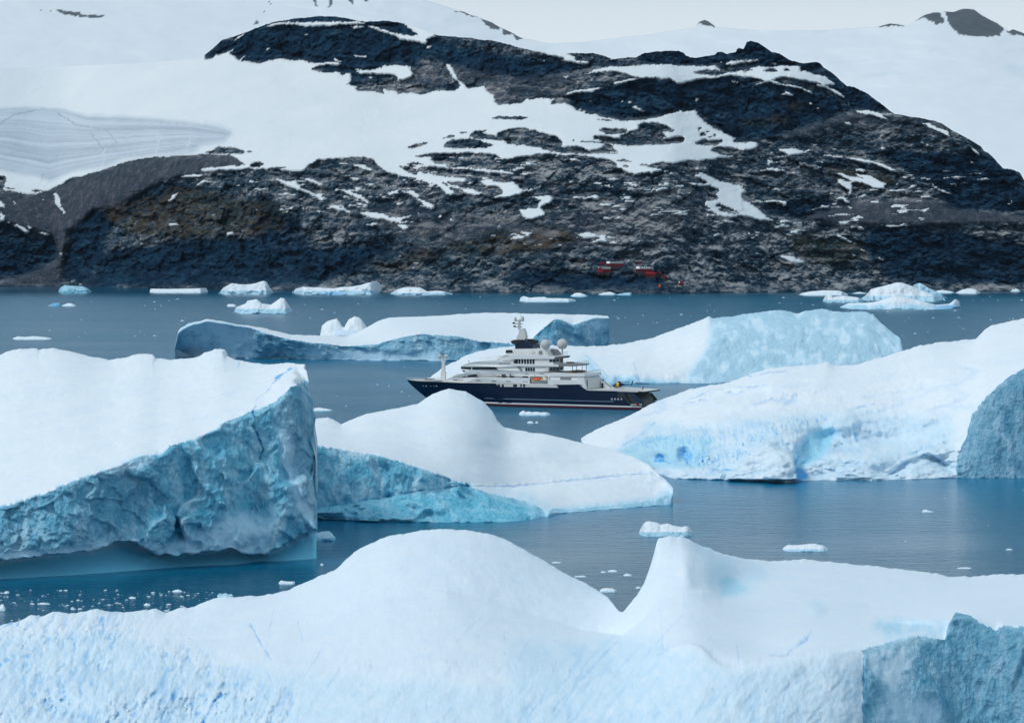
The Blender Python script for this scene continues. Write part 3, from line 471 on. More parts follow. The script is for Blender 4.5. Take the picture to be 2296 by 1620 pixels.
    ext = lambda a: np.vstack([a] + [a[-1:]] * n)
    V = np.stack([X, Y, Z], -1).reshape(-1, 3)
    o = mesh_obj("hillside", V, grid_faces(nr + n, len(px)).tolist(), M_ROCK, smooth=True, origin=(0, 4300, 0),
        attrs=dict(snow=ext(snow), dark=ext(dark), brown=ext(brown), moss=ext(moss), glacier=ext(gl), pale=ext(pale), dirt=ext(dirt), scree=ext(scree)))
    tag(o, kind='structure', label='dark rocky hillside with snow fields rising from the far shore', cat='hill')
    return px, PX, PY, D2
HILL = build_hill()
def hill_D(qx, qy):
    px, PX, PY, D = HILL
    c = int(np.argmin(np.abs(px - qx))); k = slice(max(0, c - 3), c + 4)
    col = PY[:, c]; r = int(np.argmin(np.abs(col - qy)))
    return float(D[r, c])

# ------------------------------------------------------------------ the ice sheet and mountains far behind
def build_far():
    px = np.arange(-700, 3000, 3.6); nr = 230
    SK = [(-700,-30),(0,-40),(300,-60),(500,-110),(620,-140),(760,-90),(880,-22),(960,3),(1040,28),(1090,45),(1130,65),(1170,86),(1230,97),(1300,95),(1450,78),(1500,70),(1560,62),(1566,50),(1580,45),(1592,50),(1604,60),(1700,69),(1850,68),(1970,60),(1995,53),(2030,57),(2048,50),(2070,36),(2090,29),(2120,27),(2140,26),(2165,20),(2182,21),(2195,30),(2215,42),(2235,52),(2252,64),(2262,70),(2270,65),(2285,72),(2296,76),(2500,90),(3000,130)]
    top = np.interp(px, [p[0] for p in SK], [p[1] for p in SK])
    top = top + fbm((px, 0 * px, 0 * px), 30, 4, .6, seed=12) * np.interp(px, [900, 960, 1200, 1300, 2000, 2060], [4, 5, 4, .6, .6, 4])
    t = np.linspace(0, 1, nr)[:, None] ** 1.0
    PX = np.repeat(px[None], nr, 0); PY = 522 + (top - 522)[None] * t
    dist = np.interp(px, [-700, 900, 1300, 1700, 3000], [80000, 80000, 74000, 72000, 66000])
    tS = blur(blur(np.maximum(top, 0)[None], 42, 1), 33, 1)[0] - 12
    D = 26000 + (dist[None] - 26000) * (np.clip(522 - PY, 0, None) / (522 - tS)[None]) ** 1.15
    ql = fbm((PX, PY, 0 * PX), (300, 60, 10), 4, seed=14)
    D = D + 1700 * ql * t + 500 * fbm((PX, PY, 0 * PX), (90, 24, 10), 3, seed=18) * t
    wx = fbm((PX, PY, 0 * PX), 24, 4, .6, seed=15) * 9; wy = fbm((PX, PY, 0 * PX), 16, 4, .6, seed=16) * 9
    rk = np.zeros(PX.shape)
    for p in [T6([(370,165),(460,180),(560,215),(680,285),(770,350),(690,350),(640,310),(580,310),(560,250),(520,275),(460,260),(405,215)]), T6([(150,100),(260,112),(380,165),(300,150)]),
              [(1560,54),(1580,43),(1592,48),(1606,61)], [(1966,60),(1995,51),(2030,57),(1995,60)],
              [(2045,51),(2070,34),(2090,27),(2110,28),(2118,50),(2100,55),(2076,42)], [(2116,26),(2140,24),(2165,18),(2183,20),(2196,29),(2236,51),(2254,64),(2240,82),(2200,83),(2150,78),(2128,55),(2122,40)], [(2256,74),(2270,63),(2300,72),(2300,85),(2280,80)],
              T1([(360,-1232),(460,-1205),(560,-1215),(700,-1195),(960,-1170),(860,-1150),(640,-1165),(560,-1190)]), T5([(1170,-10),(1200,0),(1222,60),(1190,40)]), T5([(1300,-10),(1345,-10),(1335,40),(1308,72)]), T5([(1480,-10),(1520,-10),(1522,38)]), T5([(1610,-20),(1700,-20),(1640,12)]), T5([(640,215),(660,197),(682,215),(660,237)]), T5([(715,90),(733,95),(720,130)]), T5([(760,10),(785,40),(768,30)])]:
        rk[in_poly(PX + wx, PY + wy, p)] = 1
    crev = np.zeros(PX.shape)
    for p in [T7([(1190,560),(1400,550),(1560,538),(1800,548),(1560,548),(1260,575)]), T7([(1990,475),(2150,440),(2290,445),(2150,455)]), T7([(1110,355),(1160,338),(1200,342)]), T7([(1020,300),(1100,270),(1190,275),(1140,300)]), T7([(1460,700),(1560,670),(1660,650),(1990,650),(1560,690)]), T7([(2150,715),(2290,710),(2290,725)]), T7([(1700,795),(1850,795),(1760,803)]), T7([(2030,935),(2090,935),(2050,945)]), [(2240,150),(2262,142),(2296,150),(2300,180),(2270,170)], T7([(1860,445),(2000,435),(1900,450)])]:
        crev[in_poly(PX + wx * .5, PY + wy * .4, p)] = 1
    crev = blur(blur(crev, 1, 0), 1, 1) * .6
    X, Y, Z = world(PX, PY, D)
    X = np.vstack([X, X[-1] * 1.05]); Y = np.vstack([Y, Y[-1] + 5000]); Z = np.vstack([Z, Z[-1] * .6])
    Z[0] = -8
    ext = lambda a: np.vstack([a, a[-1:]])
    o = mesh_obj('snow_mountains', np.stack([X, Y, Z], -1).reshape(-1, 3), grid_faces(nr + 1, len(px)).tolist(), M_FAR, smooth=True, origin=(0, 50000, 0), attrs=dict(rock=ext(rk), crev=ext(crev)))
    tag(o, kind='structure', label='pale snow mountains and ice sheet far behind the dark hillside', cat='mountain')
build_far()
# ------------------------------------------------------------------ icebergs
LZ = lambda p: [(x / 2, 623.2 + y / 2) for x, y in p]          # tracing frames: left, right, lower left, lower right, ship
RZ = lambda p: [(1148 + x / 2, 623.2 + y / 2) for x, y in p]
LL = lambda p: [(x / 2, 1148 + y / 2) for x, y in p]
LR = lambda p: [(1148 + x / 2, 1148 + y / 2) for x, y in p]
Z1 = lambda p: [(869.2 + x * .28571, 672.4 + y * .28571) for x, y in p]
WLINES = []            # (x, y, reach) of waterlines, for the turquoise shallows over submerged ice
def relief(name, label, rails, mat=None, cols=None, step=2.5, back=60, ops=(), relief_s=((.5, 12),), relief_i=((1.2, 6), (.5, 2)), jag=(), bumps=(),
           group=None, cat='iceberg', teal=0, tealrange=None, wob=4.0, xjit=1.0, ends=True, backcurve=2.0, warp=14, mesh_warp=0.0, hs=0, keepx=None, rb=24):
    """a berg from its contour lines (top to waterline); each rail = (knots, depth, rows to next, profile, smooth)
    depth: list of (px, metres) | number = metres behind the waterline"""
    x0 = max(r[0][0][0] for r in rails); x1 = min(r[0][-1][0] for r in rails)
    px = np.arange(x0, x1 + step * .5, step); px[-1] = x1
    kn = [k[0] for r in rails for k in r[0] if x0 < k[0] < x1 and x1 - x0 < 250]
    px = np.unique(np.round(np.concatenate([px, kn]), 1))
    keep = np.concatenate([[True], np.diff(px) > step * .3]); keep[-1] = True; px = px[keep]
    nc = len(px); PYs = []; DET = []
    big = x1 - x0 > 250; bw = max(1, int(rb / step)) if big else 1; dk = 9.0; DJ = []
    sm = lambda a, n=bw: blur(blur(np.asarray(a)[None], n, 1), n, 1)[0]
    for i, r in enumerate(rails):
        f = pchip if (len(r) > 4 and r[4]) else np.interp
        full = f(px, [k[0] for k in r[0]], [k[1] for k in r[0]])
        base = sm(full); edge = np.clip(np.minimum(px - x0, x1 - px) / (6 * step), 0, 1); base = full + (base - full) * edge
        det = full - base; dj = 0 * px
        if i < len(jag) and jag[i]:
            for a, w in jag[i]: dj = dj + a * fbm((px, 0 * px + 31 * i, 0 * px), w, 2, .5, seed=i + 1) * edge
        PYs.append(base); DET.append(det); DJ.append(dj)
    for i in range(1, len(PYs)): PYs[i] = np.maximum(PYs[i], PYs[i - 1] + .25)
    wl = ground(PYs[-1])
    Ds = []
    for r, py in zip(rails, PYs):
        d = r[1]
        Ds.append(wl + d if isinstance(d, (int, float)) else pchip(px, [k[0] for k in d], [k[1] for k in d]))
    Ds = [d + (sm(d, bw) - d) * np.clip(np.minimum(px - x0, x1 - px) / (12 * step), 0, 1) for d in Ds]; Ds[-1] = wl
    PY, DD, BAND = [], [], []
    for i in range(len(rails) - 1):
        n = rails[i][2]; p = rails[i][3]
        for k in range(n):
            s = k / n; q = PYs[i] + (PYs[i + 1] - PYs[i]) * s
            ea = q - PYs[i]; eb = PYs[i + 1] - q; q = q + DET[i] * np.exp(-ea / (16 if i else dk)) + DET[i + 1] * np.exp(-eb / (5.0 if big else dk)) + DJ[i] * np.exp(-ea / 3.5) + DJ[i + 1] * np.exp(-eb / 3.5)
            PY.append(q); DD.append(Ds[i] + (Ds[i + 1] - Ds[i]) * s ** p); BAND.append(i + s)
    PY.append(PYs[-1] + DET[-1] + DJ[-1]); DD.append(ground(PYs[-1] + DET[-1] + DJ[-1])); BAND.append(len(rails) - 1)
    PY = np.maximum.accumulate(np.array(PY), 0) + np.arange(len(PY))[:, None] * .004; DD = np.array(DD); PYs[0] = PY[0]; PX = np.repeat(px[None], len(PY), 0)
    if hs:
        wgt = np.clip(np.minimum(px - x0, x1 - px) / (20 * step), 0, 1) * (1 if keepx is None else np.clip(np.abs(px - keepx) / 60 - .6, 0, 1))
        DD = DD + (blur(blur(DD, int(hs / step), 1), int(hs / step), 1) - DD) * wgt[None]
    for bx, by, rx, ry, dd in bumps: DD = DD + dd * np.exp(-((PX - bx) / rx) ** 2 - ((PY - by) / ry) ** 2)
    # masks
    ice = np.zeros(PX.shape); blue = np.zeros(PX.shape); RG = np.ones(PX.shape); grey = np.zeros(PX.shape); wet_shade_tint = np.zeros(PX.shape)
    w1 = fbm((PX, PY, 0 * PX), warp, 4, .6, seed=21) * wob; w2 = fbm((PX, PY, 0 * PX), warp, 4, .6, seed=22) * wob
    SX, SY = PX + w1, PY + w2
    for op in ops:
        if op[0] in ('ice', 'blue'):
            m = in_poly(SX, SY, op[2]).astype(float)
            if op[1] < 1 and bw > 1 and op[0] == 'ice': m = blur(blur(m, 5, 0), 5, 1); m = np.clip(m * (1 + 1.6 * fbm((PX, PY, 0 * PX), 26, 4, .6, seed=27)), 0, 1)
            elif bw > 1 and op[0] == 'blue': m = blur(blur(m, 1, 0), 1, 1)
            t_ = ice if op[0] == 'ice' else blue; t_ += (op[1] - t_) * m
        elif op[0] in ('grey', 'wet_shade_tint'):
            m = blur(blur(in_poly(SX, SY, op[2]).astype(float), 2, 0), 2, 1); t_ = grey if op[0] == 'grey' else wet_shade_tint; t_ += (op[1] - t_) * m
        elif op[0] == 'dimple':                    # melt hollows with blue ice in their depth
            _, poly, w_, amp_, bmax = op; z = blur(blur(in_poly(PX, PY, poly).astype(float), 10, 0), 10, 1)
            lm = np.clip(.45 + 1.5 * fbm((PX, PY, 0 * PX), (120, 80, 9), 3, seed=70), 0, 1)
            for sc_, am in ((1.0, 1.0), (.48, .5)):
                f1 = worley((SX + .5 * SY + 2.2 * w1, SY - .1 * SX + 2.2 * w2, 0 * PX), (w_ * sc_ * .55, w_ * sc_, 50), 71)
                bowl = np.clip(1.05 - f1 * 1.5, 0, 1); DD = DD + amp_ * am * bowl * z * (.35 + .65 * lm)
                blue = np.maximum(blue, bmax * np.clip(bowl * 2.2 - 1.15, 0, 1) * z * lm * am)
        elif op[0] == 'folds':                     # runnels and pressure folds along one direction, blue in their creases
            _, poly, amp_, (la, lb), ang, bmax = op; z = blur(blur(in_poly(PX, PY, poly).astype(float), 8, 0), 8, 1)
            ca, sa = math.cos(R(ang)), math.sin(R(ang)); U = (PX + 1.5 * w1) * ca + (PY + 1.5 * w2) * sa; V_ = -(PX + 1.5 * w1) * sa + (PY + 1.5 * w2) * ca
            n_ = fbm((U / la, V_ / lb, 0 * PX), 1.0, 3, .5, True, seed=72); lm = np.clip(.5 + 1.6 * fbm((PX, PY, 0 * PX), (140, 70, 9), 2, seed=73), 0, 1)
            DD = DD + amp_ * n_ * z * (.25 + .75 * lm); blue = np.maximum(blue, bmax * np.clip(n_ * 4 - 2.6, 0, 1) * z * lm)
        elif op[0] in ('rough', 'push'):
            m = in_poly(PX + w1 * .5, PY + w2 * .5, op[2]).astype(float); k = op[3] if len(op) > 3 else 4; m = blur(blur(m, k, 0), k, 1)
            if op[0] == 'rough': RG = RG + (op[1] - RG) * m
            else: DD = DD + op[1] * m
        elif op[0] == 'line':
            d = line_dist(SX, SY, op[3]); m = np.clip(1.3 - d / (op[2] * np.clip(1 + 1.5 * fbm((PX, PY, 0 * PX), 30, 2, seed=28), .3, 2)), 0, 1) * op[1] * np.clip(.75 + 1.6 * fbm((PX, PY, 0 * PX), 22, 3, seed=29), .05, 1); blue = np.maximum(blue, m); DD = DD + m * (op[4] if len(op) > 4 else 0)
        elif op[0] == 'pits':                      # small melt pits: deep blue holes with pale rims
            _, poly, wl_, thr, deep = op[:5]; asp = op[5] if len(op) > 5 else .6
            z = in_poly(PX, PY, poly).astype(float); z = blur(blur(z, 6, 0), 6, 1)
            n = fbm((SX + .45 * SY, SY - .1 * SX, 0 * PX), (wl_ * asp, wl_, 9), 4, .62, seed=25); m = np.clip((n - thr) * 4, 0, 1) * z
            blue = np.maximum(blue, m * op[6] if len(op) > 6 else m); DD = DD + m * deep
    isoft = blur(blur(ice, 1, 0), 1, 1) if not big else np.clip(blur(blur(blur(ice, 3, 0), 2, 1), 2, 0) * 1.6 - .6, 0, 1)
    X, Y, Z = world(PX, PY, DD)
    d = np.zeros(PX.shape)
    for j, (a, w) in enumerate(relief_s): d += (1 - isoft) * a * fbm((X, Y * .5, Z), w, 4, .55, seed=30 + j)
    for j, (a, w) in enumerate(relief_i):
        q1 = fbm((X, Y, Z), w * .9, 2, seed=44 + j) * w * .55; q2 = fbm((X, Y, Z), w * .9, 2, seed=46 + j) * w * .55
        lm = np.clip(.75 + 1.1 * fbm((X, Y * .5, Z), w * 3.5, 2, seed=48 + j), .15, 1.3)
        fc = facet((X + q1 + .35 * Z, Y * .4, Z + q2), (w * .8, w * 1.2, w * 1.15), 40 + j)
        fc = blur(blur(fc, 2 - min(j, 1), 0), 2 - min(j, 1), 1) if big else fc
        d += isoft * a * lm * (1.5 * fc - .45 * fbm((X + .3 * Z, Y * .5, Z), (w * .5, w, w * .7), 3, .5, True, seed=40 + j))
    env = np.ones(PX.shape); env[0] = .3; env[-1] = 0
    X, Y, Z = world(PX, PY, DD + d * env * RG)
    # below water and the far side
    low = np.stack([X[-1], Y[-1] - .6, np.full(nc, -4.0)], -1)
    rx, _ = ray(px, PYs[0]); zr = Z[0]; yr = Y[0]
    s_end = np.clip(np.minimum(px - x0, x1 - px) / max(1e-6, .12 * (x1 - x0)), 0, 1) ** .5
    T_ = (np.interp(px, [k[0] for k in back], [k[1] for k in back]) if isinstance(back, (list, tuple)) else back) * (.25 + .75 * s_end)
    rows = [np.stack([X, Y, Z], -1)]
    rows.append(low[None])
    bk = []
    for s in (1.0, .8, .6, .4, .22, .1, .03):
        yb = yr + T_ * s; zb = zr * (1 - s ** backcurve) - 4.0 * s
        zb = zb + fbm((rx * yb, yb, zb), 14, 3, seed=50) * .6 * (1 - s) * np.minimum(1, zr / 10) * (s > .05)
        bk.append(np.stack([rx * yb, yb, zb], -1))
    V = np.vstack([np.stack(bk)] + [rows[0]] + [rows[1]])          # back foot ... ridge ... waterline, under water
    nb = len(bk); nr = V.shape[0]
    if mesh_warp:
        Q = V.reshape(-1, 3); V = V + (fbm(Q, 5, 2, seed=60) * mesh_warp).reshape(nr, nc)[..., None] * np.array([1, .3, 0])
    faces = grid_faces(nr, nc).tolist()
    faces.append([r * nc for r in range(nr)]); faces.append([r * nc + nc - 1 for r in range(nr - 1, -1, -1)])
    faces.append([c for c in range(nc)][::1] + [(nr - 1) * nc + c for c in range(nc - 1, -1, -1)])
    ext = lambda a: np.vstack([np.repeat(a[:1], nb, 0), a, a[-1:]])
    cx = float(X[-1].mean()); cy = float(Y[-1].mean())
    o = mesh_obj(name, V.reshape(-1, 3), faces, mat or M_ICE, smooth=True, origin=(cx, cy, 0), attrs=dict(ice=ext(ice if wob else isoft), blue=ext(np.clip(blue, 0, 1)), grey=ext(grey), wet_shade_tint=ext(wet_shade_tint)))
    for f in o.data.polygons[-3:]: f.use_smooth = False
    tag(o, label, cat, group)
    if teal:
        for x, y, q in list(zip(X[-1], Y[-1], px))[::3]:
            if tealrange is None or tealrange[0] <= q <= tealrange[1]: WLINES.append((x, y, teal))
    return o

# --- tall tilted slab on the left
LB_R = [(-360,840),(-240,815),(-120,802),(0,796),(30,783),(80,781),(85,785),(120,779),(150,786),(200,798),(245,807),(280,801),(312,794),(342,794),(346,803),(385,806),(440,801),(480,782),(500,783),(506,797),(530,806),(550,811),(600,817),(640,813),(682,817),(692,831),(697,870),(702,915),(706,990),(709,1090)]
LB_C = [(-360,1240),(-120,1178),(0,1137),(50,1123),(100,1106),(170,1076),(215,1063),(250,1050),(280,1038),(320,1023),(360,1021),(376,1010),(390,996),(450,981),(500,951),(540,931),(575,918),(600,907),(615,903),(622,893),(650,868),(685,853),(692,858),(697,880),(702,930),(706,1010),(709,1110)]
LB_B = [(-360,1262),(-120,1258),(0,1254),(100,1243),(200,1231),(250,1218),(262,1210),(300,1213),(350,1238),(400,1243),(450,1236),(490,1232),(520,1226),(565,1241),(595,1240),(620,1228),(665,1203),(700,1185),(709,1186)]
LB_W = [(-360,1312),(-120,1303),(0,1298),(200,1286),(400,1271),(550,1263),(705,1252),(709,1251)]
relief('iceberg', 'tall tilted slab iceberg with smooth white top and high teal cliff at the left edge', [
    (LB_R, [(-120,835),(200,815),(500,775),(640,745),(709,712)], 46, .8),
    (LB_C, [(-120,660),(0,655),(300,665),(615,692),(640,690),(709,706)], 110, 1.0),
    (LB_B, -2.5, 5, 1.0), ([(k, v + 3) for k, v in LB_B], 9.5, 16, 1.2), (LB_W, 0, 1, 1)],
    hs=24, step=2.0, back=[(-120,60),(600,45),(709,25)], jag=[((2.0,22),(1.2,7)), ((6,34),(4,13),(1,7)), ((6,28),(3,10)), ((6,28),(3,10))],
    ops=[('folds', [(-360,780),(690,780),(690,850),(300,1010),(-360,1180)], 1.5, (260, 30), -20, .0), ('rough', .12, [(-400,1266),(0,1262),(200,1238),(262,1222),(300,1222),(350,1246),(520,1236),(600,1246),(705,1192),(720,1192),(720,1340),(-400,1340)], 1), ('ice', 1, LB_C + [(720,1100),(720,1400),(-400,1400),(-400,1250)]),
         ('ice', .55, LZ([(0,1225),(300,1215),(500,1170),(600,1180),(800,1195),(900,1130),(1060,1050),(1200,1080),(1240,1110),(1180,1235),(1060,1225),(900,1240),(600,1210),(300,1240),(0,1275)])),
         ('ice', .5, LZ([(1240,600),(1300,700),(1330,900),(1420,1060),(1420,1120),(1340,1040),(1270,800)])),
         ('ice', .35, LZ([(420,890),(560,835),(640,815),(700,800),(640,840),(520,880)])),
         ('ice', .0, [(-400,1266),(0,1262),(200,1238),(262,1222),(300,1222),(350,1246),(520,1236),(600,1246),(705,1192),(720,1192),(720,1340),(-400,1340)]), ('wet_shade_tint', .95, [(-400,1266),(0,1262),(200,1238),(262,1222),(300,1222),(350,1246),(520,1236),(600,1246),(705,1192),(720,1192),(720,1340),(-400,1340)]),
         ('grey', .55, LZ([(1240,590),(1300,490),(1400,450),(1430,1120),(1330,1010),(1280,800)])), ('grey', .4, LZ([(-20,1020),(350,900),(700,800),(720,1000),(600,1100),(600,1190),(-20,1270)])), ('line', 1.0, 1.6, LZ([(1310,400),(1250,440),(1190,510),(1150,545),(1138,600),(1150,680),(1170,760),(1175,830)]), 1.5),
         ('line', .7, 1.2, LZ([(1062,370),(1070,385),(1066,405)]), .5)],
    relief_s=((1.6, 40), (.25, 7)), relief_i=((3.0, 15), (1.25, 5.5), (.62, 2.0)), mesh_warp=1.4, bumps=[(300,1150,40,70,3.5),(150,1180,50,60,-3),(480,1080,60,80,-2.5),(590,1090,24,120,2.5),(560,1190,70,40,-3.0)],
    teal=9, warp=16, wob=5)

# --- long low berg in the middle with a rounded hump
CB_R = [(690,941),(712,938),(735,936),(750,941),(765,950),(820,928),(880,916),(935,906),(970,883),(1005,871),(1045,878),(1085,901),(1105,923),(1115,943),(1130,958),(1148,961),(1193,970),(1220,972),(1248,978),(1298,991),(1363,1006),(1418,1023),(1455,1042),(1468,1056),(1488,1072),(1503,1085),(1509,1094)]
CB_C = [(690,995),(710,998),(780,1010),(860,1023),(900,1036),(950,1053),(1000,1070),(1045,1085),(1148,1087),(1298,1072),(1398,1062),(1458,1057),(1470,1064),(1490,1077),(1509,1097)]
CB_K = [(690,1142),(710,1138),(780,1127),(850,1116),(950,1098),(1045,1088),(1148,1092),(1298,1077),(1398,1067),(1458,1062),(1470,1068),(1490,1081),(1509,1099)]
CB_L = [(690,1150),(1000,1140),(1148,1152),(1215,1160),(1224,1148),(1238,1141),(1298,1138),(1398,1129),(1468,1119),(1500,1113),(1509,1106)]
CB_W = [(690,1162),(850,1169),(1000,1171),(1100,1170),(1200,1169),(1223,1163),(1230,1152),(1298,1147),(1398,1139),(1468,1133),(1503,1131),(1509,1128)]
relief('iceberg', 'low white iceberg with a rounded hump and grooved tongue, below the dark blue yacht', [
    (CB_R, [(690,866),(940,868),(1005,872),(1120,870),(1300,865),(1420,856),(1480,842),(1509,834)], 44, .8),
    (CB_C, [(690,792),(860,793),(1045,800),(1148,824),(1298,838),(1398,843),(1458,846),(1509,837)], 26, 1),
    (CB_K, [(690,790),(860,791),(1045,799),(1148,823),(1298,837),(1398,842),(1458,845),(1509,836)], 30, 1.0),
    (CB_L, [(690,784),(1000,785),(1148,786),(1215,787),(1240,812),(1298,816),(1398,826),(1468,833),(1509,836)], 14, 1), (CB_W, 0, 1, 1)],
    hs=24, back=[(690,50),(1005,55),(1300,30),(1509,12)], jag=[((1.5,18),(1,6)), ((4,24),(2.5,9)), ((1.5,20),(1.5,9)), ((2,16),(1.5,6))],
    ops=[('folds', [(680,930),(1120,880),(1500,1080),(1480,1120),(1050,1080),(690,1000)], 1.6, (230, 40), 14, .0), ('ice', 1, [(680,993)] + CB_C[1:8] + [(1065,1096),(1100,1106),(1148,1116),(1190,1127),(1215,1140),(1226,1156),(1226,1190),(680,1190)]),
         ('ice', .75, [(1222,1143),(1300,1137),(1400,1128),(1470,1117),(1506,1098),(1520,1100),(1520,1150),(1222,1160)]),
         ('ice', .4, [(1050,1092),(1100,1098),(1200,1110),(1235,1142),(1215,1150),(1150,1118)]),
         ('wet_shade_tint', .35, [(680,1140),(1045,1092),(1226,1150),(1226,1190),(680,1190)]), ('line', .45, 1.6, [(1045,1088),(1148,1090),(1298,1075),(1398,1065),(1460,1060)], .6), ('line', .35, 1.6, [(690,1141),(850,1117),(950,1099),(1045,1088)], 1.8),
         ('ice', .3, [(1060,884),(1090,903),(1108,925),(1090,915),(1066,900)])],
    relief_s=((1.6, 26), (.30, 5)), relief_i=((2.6, 15), (1.1, 5), (.5, 2.0)), bumps=[(1060,965,90,36,-1.5),(860,985,90,18,3),(1200,1010,60,20,-3),(1330,1040,50,15,2.5),(960,1010,60,20,2)],
    teal=12, tealrange=(690, 1500))

# --- big white berg on the right
RB_R = [(1303,982),(1313,976),(1350,957),(1398,938),(1430,921),(1473,898),(1510,885),(1548,873),(1590,864),(1638,856),(1680,840),(1723,826),(1780,820),(1828,818),(1845,813),(1853,811),(1862,815),(1873,820),(1918,817),(1970,803),(2023,786),(2060,774),(2098,768),(2150,763),(2188,760),(2203,744),(2218,731),(2253,723),(2296,712),(2420,688),(2560,690),(2660,730)]
RB_M = [(1303,985),(1398,968),(1473,950),(1548,938),(1638,925),(1723,915),(1828,905),(1918,900),(2023,890),(2098,875),(2150,862),(2210,830),(2296,795),(2420,770),(2660,790)]
RB_N = [(1303,988),(1398,1000),(1473,1008),(1548,1012),(1638,1010),(1680,1000),(1723,985),(1770,985),(1828,1000),(1918,1010),(2023,1010),(2098,1000),(2143,1000),(2165,985),(2180,930),(2210,893),(2240,863),(2273,838),(2296,826),(2420,800),(2660,830)]
RB_W = [(1303,991),(1340,1003),(1373,1015),(1420,1036),(1468,1056),(1490,1071),(1578,1076),(1628,1076),(1718,1079),(1793,1077),(1873,1078),(1993,1076),(2143,1071),(2296,1071),(2420,1069),(2660,1060)]
